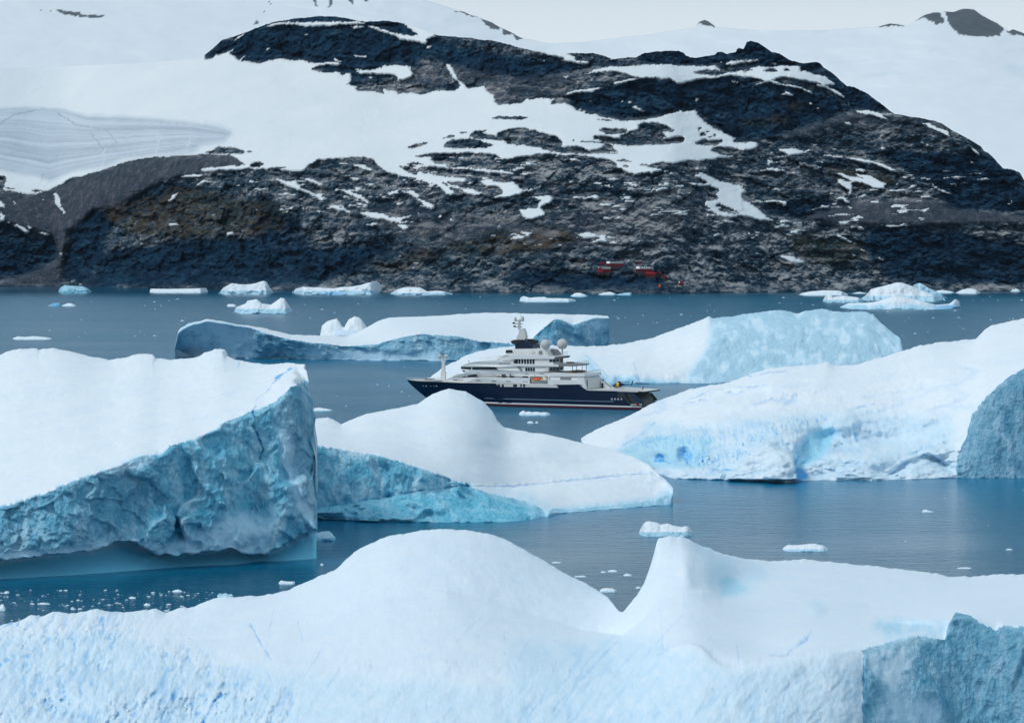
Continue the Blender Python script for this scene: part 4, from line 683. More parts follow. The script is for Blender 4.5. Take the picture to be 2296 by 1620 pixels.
relief('iceberg', 'large white iceberg sloping up rightward, with bright blue holes and a grey right cliff', [
    (RB_R, [(1303,1092),(1400,1075),(1480,1030),(1600,1010),(1850,1012),(2000,1018),(2200,1030),(2420,1040)], 36, .75, ),
    (RB_M, [(1303,1091),(1400,1050),(1480,990),(1600,975),(1850,972),(2023,975),(2150,965),(2296,972),(2420,975)], 36, .85),
    (RB_N, [(1303,1090.5),(1400,1025),(1480,950),(1600,935),(1680,928),(1723,924),(1770,924),(1850,932),(2023,937),(2143,936),(2180,936),(2296,935),(2420,935)], 60, .8), (RB_W, 0, 1, 1)],
    hs=24, keepx=2165, back=[(1303,10),(1420,25),(1700,45),(2420,60)], jag=[((3.5,30),(2,9),(1.2,4)), 0, ((5,30),(2,9)), ((1.0,20),(1.2,7))],
    ops=[('rough', .45, [(1290,900),(1640,845),(1850,800),(2420,690),(2420,780),(2200,830),(2100,900),(1900,920),(1640,930),(1400,985),(1300,990)], 8), ('rough', 1.5, RZ([(480,760),(820,680),(1280,640),(1560,620),(1500,900),(600,910)]), 8),
         ('folds', [(1290,940),(1640,870),(1900,860),(2190,800),(2160,1090),(1290,1090)], 3.2, (190, 34), -14, .30), ('folds', RZ([(520,700),(840,660),(1300,610),(1560,600),(1540,760),(1260,800),(820,860),(560,860)]), 1.6, (46, 9), 82, .55), ('folds', RZ([(1280,650),(1980,620),(1990,905),(1280,905)]), 3.0, (120, 26), 14, .3),
         ('push', -9, RZ([(960,905),(1000,850),(1060,790),(1110,740),(1150,735),(1200,765),(1240,775),(1270,800),(1285,850),(1290,908)]), 2), ('push', -4, RZ([(1125,850),(1190,790),(1262,810),(1285,850),(1280,908),(1140,908)]), 1), ('push', -4, RZ([(1440,900),(1470,860),(1530,840),(1600,860),(1690,905)]), 3), ('push', -3, RZ([(650,880),(720,830),(800,845),(900,850),(960,880),(940,905),(680,900)]), 2),
         ('push', 5, RZ([(1265,790),(1330,690),(1440,665),(1450,700),(1380,800),(1300,850)]), 3), ('push', 3, RZ([(760,575),(900,515),(1150,490),(1150,520),(900,560),(780,600)]), 2), ('push', 4, RZ([(1560,700),(1700,690),(1900,660),(1950,690),(1800,760),(1650,775)]), 6), ('push', -4, RZ([(1500,600),(1560,640),(1530,690),(1400,690),(1420,640)]), 3), ('push', 3, RZ([(1680,890),(1760,825),(1870,785),(1990,850),(1980,880),(1860,815),(1770,855)]), 2),
         ('ice', .28, RZ([(420,770),(820,660),(1280,620),(1560,600),(1980,640),(1990,900),(600,905)])),
         ('grey', .9, RZ([(2310,380),(2230,420),(2160,470),(2100,540),(2040,620),(2020,700),(1980,790),(1970,900),(2600,910),(2600,360)])), ('rough', .6, RZ([(2310,400),(2180,480),(2060,620),(2000,790),(2000,910),(2600,910),(2600,380)]), 3), ('ice', 1, RZ([(2310,400),(2250,430),(2180,480),(2120,540),(2060,620),(2040,700),(2000,790),(1990,860),(1995,900),(2600,910),(2600,380)])),
         ('ice', .35, RZ([(1340,690),(1460,660),(1500,740),(1400,800),(1300,850),(1260,830),(1280,760)])), ('ice', .3, RZ([(600,640),(700,660),(760,640),(720,720),(600,760),(480,750),(560,700)])),
         ('ice', .25, RZ([(1560,600),(1700,680),(1900,660),(1800,760),(1660,780),(1560,700)])), ('ice', .12, RZ([(975,900),(1110,745),(1200,770),(1260,810),(1240,900)])),
         ('push', 1.2, RZ([(735,765),(775,760),(812,790),(800,838),(765,815)]), 2), ('push', 1.0, RZ([(632,824),(640,792),(662,780),(684,796),(676,826)]), 2),
         ('blue', .35, RZ([(735,768),(775,760),(812,790),(806,820),(790,838),(765,815)])), ('blue', .35, RZ([(632,824),(640,794),(662,782),(682,798),(676,824)])),
         *[('line', w_, d_, RZ(q_), .25) for w_, d_, q_ in ((1, 2.4, [(745,770),(752,800)]), (1, 3.2, [(765,764),(772,800),(788,834)]), (.9, 2.6, [(782,776),(788,812)]), (.8, 2.0, [(800,786),(799,808)]), (1, 3.2, [(642,816),(655,796),(676,802)]), (.9, 2.6, [(640,822),(678,820)]), (.7, 1.8, [(690,824),(705,830),(720,824)]), (.8, 2.2, [(1268,812),(1275,850),(1285,905)]), (.7, 1.6, [(1275,860),(1300,880),(1310,905)]), (.7, 1.6, [(900,862),(950,858),(1010,864)]), (.5, 1.4, [(560,748),(600,740),(650,720),(700,716)]), (.6, 1.5, [(1370,640),(1390,690),(1385,740)]), (.5, 1.4, [(1440,690),(1520,680),(1590,640)]), (.6, 1.4, [(1690,885),(1740,845),(1790,820)]), (.5, 1.3, [(1500,600),(1560,575),(1640,560)]), (.5, 1.3, [(1060,440),(1140,425),(1230,418)]))],
         *[('line', .35 + .6 * ((k_ * 37) % 10) / 10, 1.0 + .8 * ((k_ * 13) % 7) / 7, RZ([(x_, y_), (x_ + 2, y_ + 8 + (k_ * 29) % 17)]), .4) for k_, (x_, y_) in enumerate([(822 + 12.2 * i + (i * 31) % 9, float(np.interp(822 + 12.2 * i, [820, 1000, 1060, 1240, 1420], [806, 772, 700, 636, 605])) + (i * 17) % 26) for i in range(49)])],
         *[('line', .4 + .5 * ((k_ * 7) % 5) / 5, 1.0, RZ([(x_, y_), (x_ + 1, y_ + 9 + (k_ * 11) % 9)]), .4) for k_, (x_, y_) in enumerate([(1000 + 9 * i, 765 + (i * 23) % 18) for i in range(12)] + [(1215 + 9 * i, 512 + (i * 19) % 14) for i in range(8)])],
         ('ice', .3, RZ([(600,840),(700,820),(690,775),(740,755),(815,770),(850,800),(800,850)])),
         ('blue', .85, RZ([(1530,690),(1545,690),(1552,730),(1540,735)])), ('blue', .7, RZ([(1275,690),(1285,685),(1285,695),(1277,697)])),
         ('ice', .38, RZ([(1265,790),(1330,690),(1440,665),(1450,700),(1400,790),(1290,850)])), ('wet_shade_tint', .5, RZ([(1265,790),(1330,690),(1440,665),(1450,700),(1400,790),(1290,850),(1330,900),(1270,905)])), ('wet_shade_tint', .35, RZ([(480,770),(640,700),(900,720),(860,850),(620,850)])), ('line', .8, 1.6, RZ([(1272,830),(1300,760),(1340,725)]), .5), ('blue', .8, RZ([(1270,855),(1290,840),(1330,890),(1300,905),(1280,900)])),
         ('line', .7, 1.2, RZ([(1222,515),(1224,545)]), .6), ('line', .6, 1.2, RZ([(1262,510),(1266,530)]), .6), ('line', .5, 1.5, RZ([(840,548),(870,545)]), .5),
         ('line', .5, 1.6, RZ([(760,560),(900,500),(1000,492),(1150,480)]), .8), ('line', .45, 1.5, RZ([(500,750),(560,715),(640,650)]), .8), ('line', .5, 1.3, RZ([(1680,890),(1760,830),(1860,790),(1980,860)]), .7),
         ('line', .6, 1.5, RZ([(1280,840),(1350,815),(1380,812)]), .6), ('line', .35, 1.2, RZ([(1560,690),(1700,690),(1830,685),(1900,650)]), .5), ('line', .4, 1.2, RZ([(1400,700),(1480,690),(1560,640)]), .6), ('line', .5, 1.4, RZ([(900,860),(1010,855)]), .5),
         ('pits', RZ([(820,790),(1000,760),(1060,700),(1240,630),(1400,600),(1420,640),(1250,700),(1080,780),(1000,840),(830,850)]), 11, .22, .9, .3), ('pits', RZ([(1200,520),(1330,500),(1300,560),(1210,560)]), 10, .26, .6, .25)],
    relief_s=((3.6, 26), (1.9, 9), (.8, 3.4), (.3, 1.4)), relief_i=((1.3, 10), (.8, 4), (.35, 1.6)),
    bumps=[(1560,1040,50,16,3),(1850,1000,50,24,4),(1950,1035,70,20,-4),(1480,1030,14,10,6),(1535,1020,14,16,8),(1900,980,70,20,3),(2000,985,60,18,4),(1600,960,90,14,4),(1750,930,120,14,3)],
    teal=75, tealrange=(1520, 2100), warp=16, wob=6)

# --- the berg directly behind the yacht
BB_R = [(938,854),(950,851),(965,846),(978,835),(998,821),(1020,810),(1041,799),(1069,788),(1100,781),(1135,777),(1240,774),(1300,776),(1363,775),(1410,768),(1468,756),(1510,740),(1548,727),(1575,716),(1590,709),(1597,714),(1648,708),(1700,700),(1738,695),(1763,697),(1783,703),(1815,696),(1840,691),(1868,698),(1900,700),(1943,698),(1958,706),(1973,722),(2000,744),(2018,758),(2024,775),(2026,790)]
BB_M = [(938,855),(1041,822),(1135,806),(1363,800),(1468,790),(1548,770),(1593,752),(1648,742),(1738,735),(1840,732),(1943,738),(2000,770),(2026,800)]
BB_L = [(938,856.5),(1135,845),(1330,842),(1363,845),(1390,852),(1420,838),(1460,850),(1500,842),(1538,850),(1560,840),(1640,835),(1943,835),(2000,838),(2026,842)]
BB_W = [(938,858),(1135,860),(1383,861),(1538,859),(1700,860),(1900,861),(2026,860)]
relief('iceberg', 'snowy iceberg with a rough icy right flank, standing just behind the yacht', [
    (BB_R, [(938,1545),(1041,1575),(1240,1590),(1468,1600),(1600,1600),(1850,1610),(1960,1590),(2026,1545)], 30, .7),
    (BB_M, [(938,1542),(1041,1555),(1240,1562),(1468,1570),(1600,1560),(1850,1560),(1960,1555),(2026,1535)], 34, .85), (BB_L, 6, 8, 1), (BB_W, 0, 1, 1)],
    back=[(938,15),(1300,50),(1800,60),(2026,25)], jag=[((2.5,16),(1.6,6)), 0, ((7,26),(4,10)), 0], mat=M_ICE_F,
    ops=[('grey', 1, RZ([(870,140),(890,250),(850,340),(780,430),(770,490),(1800,490),(1800,90),(1000,90)])), ('ice', .56, RZ([(880,160),(905,250),(870,330),(830,380),(800,430),(785,480),(1800,490),(1800,100),(1000,100)])),
         ('ice', .9, [(1310,862),(1330,842),(1363,848),(1395,842),(1420,846),(1440,855),(1460,851),(1490,856),(1538,856),(1538,880),(1310,880)]), ('ice', .5, RZ([(300,340),(345,365),(400,430),(470,470),(420,470),(350,430)])),
         ('line', .45, 1.6, RZ([(545,380),(560,420),(575,470)]), 2), ('line', .4, 1.6, RZ([(330,345),(380,390),(430,440)]), 2)],
    relief_s=((3.2, 36), (1.2, 11)), relief_i=((3.2, 16), (2.3, 6), (1.2, 2.6)), teal=18)

# --- flat-topped berg behind that, with a saddle
AB_R = [(392,780),(395,764),(400,743),(425,726),(465,716),(500,720),(530,727),(590,735),(650,750),(700,752),(780,754),(810,741),(850,718),(875,712),(950,709),(1020,705),(1090,701),(1148,702),(1220,704),(1300,705),(1363,708),(1366,712)]
AB_C = [(392,781),(395,766),(400,746),(425,730),(465,719),(500,724),(530,730),(560,734),(600,749),(650,761),(700,768),(780,777),(840,772),(900,756),(945,749),(1025,754),(1075,766),(1148,771),(1190,768),(1200,752),(1212,740),(1226,731),(1240,717),(1255,715),(1270,721),(1285,729),(1305,722),(1330,713),(1366,713)]
AB_W = [(392,799),(545,804),(700,806),(850,808),(1000,809),(1148,808),(1300,804),(1366,800)]
relief('iceberg', 'flat topped iceberg with a dipped saddle and teal cliff, behind the yacht mast', [
    (AB_R, [(392,1860),(500,1850),(700,1950),(850,2010),(1100,2020),(1300,1960),(1366,1880)], 26, 1),
    (AB_C, [(392,1850),(500,1828),(700,1822),(1000,1815),(1148,1830),(1240,1838),(1366,1862)], 40, 1), (AB_W, 0, 1, 1)],
    back=[(392,20),(700,30),(1200,60),(1366,30)], jag=[((1.5,20),(1,7)), ((3,22),(2,8)), ((1,14),)], mat=M_ICE_F,
    ops=[('grey', .6, [(380,700),(1380,700),(1380,830),(380,830)]), ('ice', 1, AB_C + [(1380,712),(1380,830),(380,830),(380,780)]), ('ice', .4, [(380,735),(430,722),(500,720),(570,738),(560,812),(380,812)]), ('ice', .5, Z1([(1580,130),(1700,140),(1680,240),(1600,260),(1540,200)])), ('ice', .45, [(690,780),(860,790),(1000,795),(1000,815),(690,812)])],
    relief_s=((1.5, 40), (.4, 10)), relief_i=((2.8, 16), (1.5, 7), (.7, 3)), teal=14)
CB2 = [(718,749),(722,730),(731,722),(740,718),(755,714),(762,722),(766,731),(772,734),(777,724),(782,716),(795,709),(804,711),(811,716),(818,726),(823,734),(827,748)]
relief('iceberg', 'small iceberg of two rounded white knobs, behind the saddle of the flat topped berg', [
    (CB2, 25, 14, .6), ([(718,751),(760,744),(772,740),(800,738),(827,750)], 10, 10, .9), ([(718,753),(827,753)], 0, 1, 1)], back=30, step=1.5, mat=M_ICE_F,
    jag=[((1,6),)], ops=[('blue', .2, [(755,735),(770,740),(800,740),(800,752),(750,752)])], relief_s=((3.5, 16), (1.5, 6)), relief_i=((1, 5),))

# --- the near berg across the bottom of the picture
FB_R = [(-440,1440),(-300,1420),(-140,1412),(0,1404),(40,1393),(70,1380),(95,1383),(120,1373),(170,1375),(215,1365),(250,1373),(300,1375),(345,1368),(370,1378),(400,1368),(435,1365),(465,1348),(500,1341),(540,1337),(585,1337),(650,1323),(710,1295),(750,1279),(775,1255),(810,1228),(860,1205),(900,1197),(940,1191),(990,1185.5),(1040,1188),(1100,1198),(1148,1216),(1198,1245),(1248,1273),(1313,1308),(1363,1339),(1388,1370),(1396,1371),(1405,1362),(1428,1333),(1443,1308),(1452,1285),(1458,1268),(1466,1240),(1472,1215),(1477,1204),(1498,1200),(1528,1202),(1550,1212),(1573,1223),(1628,1243),(1678,1254),(1733,1258),(1798,1255),(1878,1262),(1948,1268),(2083,1282),(2123,1292),(2178,1294),(2228,1290),(2296,1288),(2430,1284),(2600,1300),(2720,1335)]
FB_M = [(-440,1485),(-140,1470),(0,1462),(250,1440),(500,1430),(700,1400),(860,1345),(1000,1325),(1148,1360),(1300,1410),(1393,1425),(1440,1390),(1480,1345),(1530,1325),(1575,1322),(1620,1337),(1700,1345),(1800,1352),(1950,1358),(2100,1345),(2296,1335),(2430,1330),(2720,1365)]
FB_L = [(-440,1550),(-140,1545),(0,1540),(500,1530),(860,1490),(1000,1480),(1200,1500),(1393,1505),(1460,1470),(1548,1428),(1572,1445),(1598,1473),(1618,1487),(1638,1493),(1723,1483),(1798,1468),(1860,1462),(1933,1456),(1943,1453),(1965,1447),(1988,1440),(2048,1425),(2090,1428),(2118,1433),(2123,1415),(2128,1396),(2143,1371),(2160,1372),(2178,1379),(2203,1398),(2233,1412),(2248,1401),(2296,1405),(2430,1410),(2720,1430)]
FB_B = [(-440,1700),(2720,1700)]
FB_W = [(-440,1735),(-140,1745),(800,1765),(1400,1780),(1640,1780),(1930,1765),(1960,1745),(2720,1745)]
DARKCLIFF = [(1934,1457),(1943,1453),(1988,1440),(2048,1425),(2118,1433),(2124,1412),(2128,1396),(2143,1371),(2178,1379),(2203,1398),(2233,1412),(2248,1401),(2296,1405),(2800,1410),(2800,1800),(1934,1800)]
relief('iceberg', 'nearest iceberg across the bottom, with a broad dome, pointed fin and dark right cliff', [
    (FB_R, [(-140,492),(0,492),(435,496),(700,500),(1000,503),(1200,502),(1340,496),(1393,486),(1440,482),(1530,482),(1600,492),(1700,520),(1800,524),(2430,524)], 44, .72),
    (FB_M, [(-140,470),(0,470),(500,468),(860,470),(1000,470),(1200,470),(1393,464),(1480,456),(1575,456),(1640,476),(1800,470),(2000,478),(2430,490)], 34, .9),
    (FB_L, [(-140,446),(0,446),(500,440),(860,436),(1000,432),(1200,432),(1393,432),(1460,428),(1548,424),(1598,416),(1638,412),(1723,414),(1798,417),(1933,421),(1943,422),(1988,428),(2118,434),(2128,437),(2178,437),(2296,430),(2430,428)], 70, .85),
    (FB_B, [(-140,416),(500,412),(1000,404),(1400,402),(1638,398),(1880,402),(1934,403),(1960,411),(2118,424),(2126,430),(2430,420)], 6, 1), (FB_W, 0, 1, 1)],
    back=[(-140,50),(1000,60),(1393,25),(1480,30),(1700,50),(2430,60)], step=2.2,
    jag=[((4,30),(2.2,11)), 0, ((3,24),(1.5,7)), 0], mat=M_ICE_N,
    ops=[('folds', LL([(-60,440),(540,440),(900,620),(1350,820),(1350,1000),(-60,1000)]), 1.2, (110, 22), 112, .5), ('folds', LL([(1000,600),(2296,500),(2296,1000),(1100,1000)]), .55, (150, 30), -30, .0), ('folds', LR([(-20,760),(560,520),(900,700),(1570,650),(1560,1000),(-20,1000)]), .5, (150, 30), -52, .25), ('rough', 1.3, LL([(-20,520),(520,520),(850,640),(1250,760),(1350,980),(-20,980)]), 12), ('rough', 1.2, LR([(560,700),(980,720),(1570,640),(1560,980),(400,980)]), 8), ('rough', .45, LR([(880,210),(2320,220),(2320,440),(1900,470),(1580,600),(1000,640),(900,380)]), 8), ('ice', .22, LL([(-20,560),(520,540),(850,680),(1500,740),(2296,800),(2296,980),(-20,980)])), ('ice', .25, LR([(-20,600),(600,560),(980,720),(1570,640),(1560,980),(-20,980)])), ('ice', 1, DARKCLIFF), ('rough', .55, [(2118,1436),(2128,1392),(2143,1366),(2800,1380),(2800,1800),(2118,1800)], 2), ('grey', .7, [(2126,1436),(2128,1392),(2143,1366),(2800,1380),(2800,1800),(2112,1800)]), ('grey', .45, [(1930,1450),(2126,1420),(2112,1800),(1930,1800)]), ('ice', .3, LR([(1580,640),(1680,590),(1800,560),(1800,700),(1780,800),(1700,830),(1650,760)])), ('ice', .45, LR([(1700,800),(1900,840),(1950,950),(1600,950)])),
         ('ice', .45, LR([(1620,490),(1680,480),(1850,490),(1950,485),(1940,560),(1800,548),(1690,560),(1620,520)])), ('ice', .35, LR([(1300,435),(1360,408),(1430,455),(1380,450)])),
         ('wet_shade_tint', .3, LR([(925,300),(960,285),(1010,295),(1060,340),(1000,375),(940,370)])),  # bluish shade in the bowl beside the fin, painted into the colour
         ('ice', .25, LR([(790,120),(960,195),(1060,215),(1150,260),(1120,340),(1000,380),(900,360),(870,260),(830,170)])),  # shaded hollow side of the fin, painted as a pale blue tint
         ('line', .6, 2.2, LR([(1345,530),(1320,575),(1290,595)]), .8), ('line', .6, 2.0, LR([(1250,615),(1235,640)]), .6), ('line', .35, 2, LR([(1150,640),(1230,640),(1350,530)]), .5),
         ('line', .35, 2.5, LR([(180,900),(210,850),(260,810),(400,650),(470,580)]), .6), ('line', .5, 2, LR([(650,640),(700,618)]), .4), ('line', .7, 1.6, LR([(2112,500),(2115,530)]), .5), ('line', .6, 1.4, LR([(2180,560),(2178,600)]), .5), ('line', .6, 1.4, LR([(2088,575),(2090,610)]), .5),
         ('line', .9, 4.0, LL([(900,960),(940,890),(960,850),(990,820)]), 1.2), ('line', .5, 2, LL([(1120,500),(1160,570),(1215,660)]), .4), ('line', .35, 1.5, LL([(1190,700),(1215,750)]), .3),
         ('blue', .8, LL([(760,850),(770,810),(790,800),(785,840)])), ('blue', .7, LL([(845,850),(870,848),(860,880)])), ('blue', .6, LL([(400,770),(412,740),(420,770),(408,780)])), ('blue', .6, LL([(355,800),(365,780),(370,810),(360,830)])), ('blue', .45, LL([(300,940),(330,880),(335,910)])),
         *[('line', .22 + .2 * ((k_ * 7) % 5) / 5, 1.1, [(x_, y_), (x_ + .35 * l_ * c_, y_ + .33 * l_ * s_ + (k_ * 5) % 7 - 3), (x_ + .7 * l_ * c_, y_ + .7 * l_ * s_ - (k_ * 3) % 6 + 3), (x_ + l_ * c_, y_ + l_ * s_)], .25) for k_, (x_, y_, l_, c_, s_) in enumerate([(560 + (i * 173) % 1330, 1340 + (i * 97) % 250, 50 + (i * 41) % 110, math.cos(R(125 - (i * 53) % 50 + (35 if i % 3 == 0 else 0))), math.sin(R(125 - (i * 53) % 50))) for i in range(24)])],
         ('dimple', LL([(-60,470),(520,470),(900,640),(1300,800),(1300,1000),(-60,1000)]), 30, 1.3, .95), ('dimple', LR([(560,700),(980,730),(1570,650),(1560,980),(400,980)]), 54, .18, .3), ('dimple', LL([(800,540),(1600,600),(2296,700),(2296,980),(1100,980)]), 80, .35, .0), ('dimple', LL([(-40,430),(900,440),(900,560),(-40,560)]), 22, .6, .15)],
    relief_s=((2.2, 22), (.7, 6), (.26, 2.2), (.08, .8)), relief_i=((1.1, 9), (.6, 3.5), (.28, 1.2)),
    bumps=[(1645,1312,52,36,6),(1540,1270,20,50,-2),(1720,1455,80,22,3),(1830,1368,22,10,-2.5),(2040,1402,70,10,6),(300,1560,160,40,-3),(120,1580,60,30,2),(430,1590,40,30,2.5),(250,1500,60,18,2)],
    warp=18, wob=5, teal=10, hs=50, keepx=1934, rb=64)
for k, (cx, s, ph) in enumerate([]): pass

# --- smaller bergs
def small(label, ridge, base, group='small icebergs drifting near the far shore', name='iceberg', ice=.25, back=16, teal=0, step=1.5, mat=None, cat='iceberg', blue=(), j=.8, rel=1.0):
    x0, x1 = ridge[0][0], ridge[-1][0]; w = x1 - x0
    n = len(ridge); rid = list(ridge)
    mx = min(p[1] for p in rid)
    mid = [(x, y + (base - y) * .55) for x, y in rid]
    D = float(ground(base)); m = D / F
    wl = [(x0, base - .12 * (base - mx) - .3), (x0 + .12 * w, base), (x1 - .12 * w, base), (x1, base - .12 * (base - mx) - .3)]
    step = min(step, w / 14)
    lipn = ('ice', min(1, ice * 2.2), [(x0 - 9, base - .30 * (base - mx)), (x1 + 9, base - .30 * (base - mx)), (x1 + 9, base + 9), (x0 - 9, base + 9)])
    h = (base - mx) * m
    return relief(name, label, [(rid, back * .9, 10, .7), (mid, back * .35, 8, .9), (wl, 0, 1, 1)], back=back, step=step, cat=cat, group=group, mat=mat or M_ICE_S,
           jag=[((j, w / 7), (j * .6, w / 20)), ((1.5 * j, w / 6),)], ops=[('ice', ice, [(x0 - 9, mx - 9), (x1 + 9, mx - 9), (x1 + 9, base + 9), (x0 - 9, base + 9)])] * (ice > .4) + [lipn] + [('blue', .45, b) for b in blue],
           relief_s=((.35 * h * rel, h * 1.1), (.16 * h * rel, h * .4)), relief_i=((.35 * h * rel, h), (.15 * h * rel, h * .35)), wob=1.5, warp=max(2.0, w / 8), teal=teal)
small('small cyan tinted iceberg by the far left shore', T1([(523,1300),(540,1268),(580,1245),(640,1251),(680,1255),(740,1254),(790,1275),(822,1300)]), 657, ice=.7)
small('long flat sheet of ice lying along the far left shore', T1([(1343,1300),(1352,1277),(1500,1279),(1700,1276),(1850,1272),(1864,1295)]), 656.6, ice=.1, j=.4)
small('white iceberg with a raised right shoulder, under the left cliffs of the far shore', [(490,658),(500,645.5),(510,640),(520,635),(535,637),(550,638),(562,637),(574,635),(584,631),(592,630),(599,633),(604,643),(614,656)], 660.5)
small('long white iceberg ending in a blocky right lump, against the far shore', [(655,655),(664,647),(679,643),(714,644.5),(746,646.5),(769,643.5),(789,642.5),(809,639),(824,634),(844,630.5),(851,635),(857,641),(857.5,656)], 660.8, blue=[[(720,657),(775,655),(760,663),(720,663)]])
small('low white iceberg with a double hump, right of the long one by the far shore', T2([(1208,1318),(1260,1287),(1330,1265),(1400,1264),(1470,1266),(1500,1280),(1540,1301),(1600,1294),(1650,1295),(1700,1301),(1762,1325)]), 661.5)
small('saddle shaped white iceberg with two raised ends, above the flat topped berg', LZ([(1048,152),(1060,130),(1100,115),(1110,102),(1150,95),(1165,104),(1175,115),(1215,120),(1240,103),(1260,88),(1275,92),(1300,130),(1316,152)]), 703.5, group='small icebergs on open water', back=22)
small('thin flat slab of ice beside the saddle shaped iceberg', LZ([(1018,122),(1024,117),(1045,117),(1060,121)]), 687.5, group='flat ice floes on open water', name='ice_floe', cat='ice floe', ice=.1, j=.3)
small('small cyan block of ice on the far left water', LZ([(216,124),(240,113),(270,111),(273,124)]), 687.3, group='small icebergs on open water', ice=.8, blue=[LZ([(235,112),(272,112),(272,130),(240,130)])], j=.4)
small('tiny white lump of ice right of the cyan block', LZ([(274,124),(305,113),(320,114),(343,124)]), 687.2, group='small icebergs on open water', j=.4)
small('flat white floe left of the bergs, near the left edge of the water', LZ([(56,271),(80,262),(110,264),(150,260),(200,264),(232,270)]), 761.5, group='flat ice floes on open water', name='ice_floe', cat='ice floe', ice=.1)
small('flat floe with a raised left edge, above the right end of the flat topped berg', RZ([(34,100),(40,86),(52,82),(80,88),(120,85),(145,84),(160,90),(200,90),(240,92),(270,93),(285,99)]), 677, group='flat ice floes on open water', name='ice_floe', cat='ice floe', ice=.15)
small('tiny white berg below the red huts on the far shore', RZ([(262,80),(280,70),(290,66),(310,67),(325,73),(340,80)]), 665.3)
small('low white wedge of ice under the red huts, beside a bluish block', RZ([(388,72),(405,67),(420,64),(442,62),(456,66),(470,73)]), 661.8)
small('bluish block of ice touching the white wedge under the red huts', RZ([(469,74),(485,71),(500,68),(520,66),(535,65),(539,74)]), 662.4, ice=.6)
small('long low white iceberg at the right of the far shore, left of the cluster', RZ([(1286,76),(1300,67),(1330,61),(1400,55),(1450,56),(1480,60),(1506,74)]), 662.6, ice=.1)
small('jagged small iceberg at the left of the right hand cluster', RZ([(1393,105),(1400,88),(1410,78),(1420,72),(1430,78),(1440,85),(1465,82),(1490,78),(1520,83),(1545,86),(1580,97)]), 678.5, group='cluster of icebergs on the right', ice=.3)
small('peaked white iceberg at the centre of the right hand cluster', RZ([(1560,95),(1580,82),(1590,74),(1610,50),(1650,40),(1700,27),(1725,20),(1745,20),(1790,35),(1830,55),(1890,75),(1930,84),(1942,98)]), 676.5, group='cluster of icebergs on the right', back=22, ice=.2)
small('grey shouldered iceberg behind the peaked one in the right hand cluster', RZ([(1800,32),(1815,25),(1830,22),(1850,32),(1870,46),(1900,60),(1930,75),(1950,90)]), 669.5, group='cluster of icebergs on the right', ice=.5)
small('low front iceberg of the right hand cluster, with a small horn at its right end', RZ([(1472,128),(1490,120),(1510,112),(1600,110),(1640,105),(1690,90),(1720,80),(1760,86),(1800,95),(1850,108),(1900,120),(1960,115),(1975,106),(1985,97),(1995,98),(2005,105),(2010,128)]), 693.5, group='cluster of icebergs on the right', back=22, ice=.3, blue=[RZ([(1900,125),(1980,120),(2000,140),(1890,140)])])
small('thin flat ice at the shore just right of the long low iceberg', RZ([(1522,70),(1545,64),(1560,62),(1580,66),(1602,70)]), 658.5, j=.3)
small('flat sliver of ice behind the right hand cluster', RZ([(1890,65),(1910,56),(1930,54),(1975,60),(1985,66)]), 657.5, j=.3)
small('smooth domed white berg right of the cluster by the far shore', RZ([(1989,67),(2005,58),(2020,52),(2040,48),(2060,47),(2085,54),(2099,67)]), 658.3, ice=.1, j=.3)
small('tiny two horned berg at the far right shore', RZ([(2233,60),(2240,55),(2245,50),(2252,52),(2258,47),(2268,49),(2274,53),(2282,60)]), 653.8)
G1 = 'broken floes beside the yacht'
small('rough white floe floating in front of the yacht hull', Z1([(1031,892),(1040,880),(1050,876),(1058,868),(1070,868),(1085,878),(1110,874),(1135,880),(1160,877),(1200,882),(1245,880),(1265,886),(1278,896)]), 932, group=G1, name='ice_floe', cat='ice floe', back=6, teal=6, step=1.2)
small('left one of two little ice lumps just below the rough floe by the yacht', Z1([(1094,960),(1105,952),(1120,950),(1135,952),(1148,962)]), 949, group=G1, name='ice_floe', cat='ice floe', back=3, j=.3)
small('right one of two little ice lumps just below the rough floe by the yacht', Z1([(1155,964),(1165,954),(1175,951),(1183,962)]), 948.6, group=G1, name='ice_floe', cat='ice floe', back=3, j=.3)
G2 = 'floes scattered on the near water'
small('white floe peeking out right of the tall slab, near its top', LZ([(1400,590),(1415,582),(1430,580),(1450,584),(1470,586),(1492,592)]), 923, group=G2, name='ice_floe', cat='ice floe', back=5, ice=.4)
small('small white floe with a turquoise foot at the right corner of the tall slab', LZ([(1408,1160),(1420,1142),(1440,1137),(1472,1133),(1485,1140),(1498,1155),(1508,1168)]), 1212, group=G2, name='ice_floe', cat='ice floe', back=4, ice=.45, teal=3)
small('rough white floe just above the pointed fin of the nearest berg', RZ([(569,1142),(575,1125),(590,1100),(600,1092),(612,1089),(650,1095),(668,1104),(700,1100),(720,1108),(760,1115),(775,1111),(790,1113),(800,1122),(814,1142)]), 1202.5, group=G2, name='ice_floe', cat='ice floe', back=6, ice=.3, teal=3)
small('flat oval floe alone on the open water at right', RZ([(1213,1212),(1228,1200),(1240,1195),(1290,1196),(1330,1191),(1360,1190),(1400,1200),(1418,1213)]), 1236, group=G2, name='ice_floe', cat='ice floe', back=5, ice=.25, teal=2)
small('pale blue lump of ice above the nearest berg ridge, left of its dome', LL([(974,372),(985,362),(1000,366),(1012,360),(1025,368),(1040,366),(1052,382)]), 1342, group=G2, name='ice_floe', cat='ice floe', back=3, ice=.5)
G3 = 'small ice chips on the water'
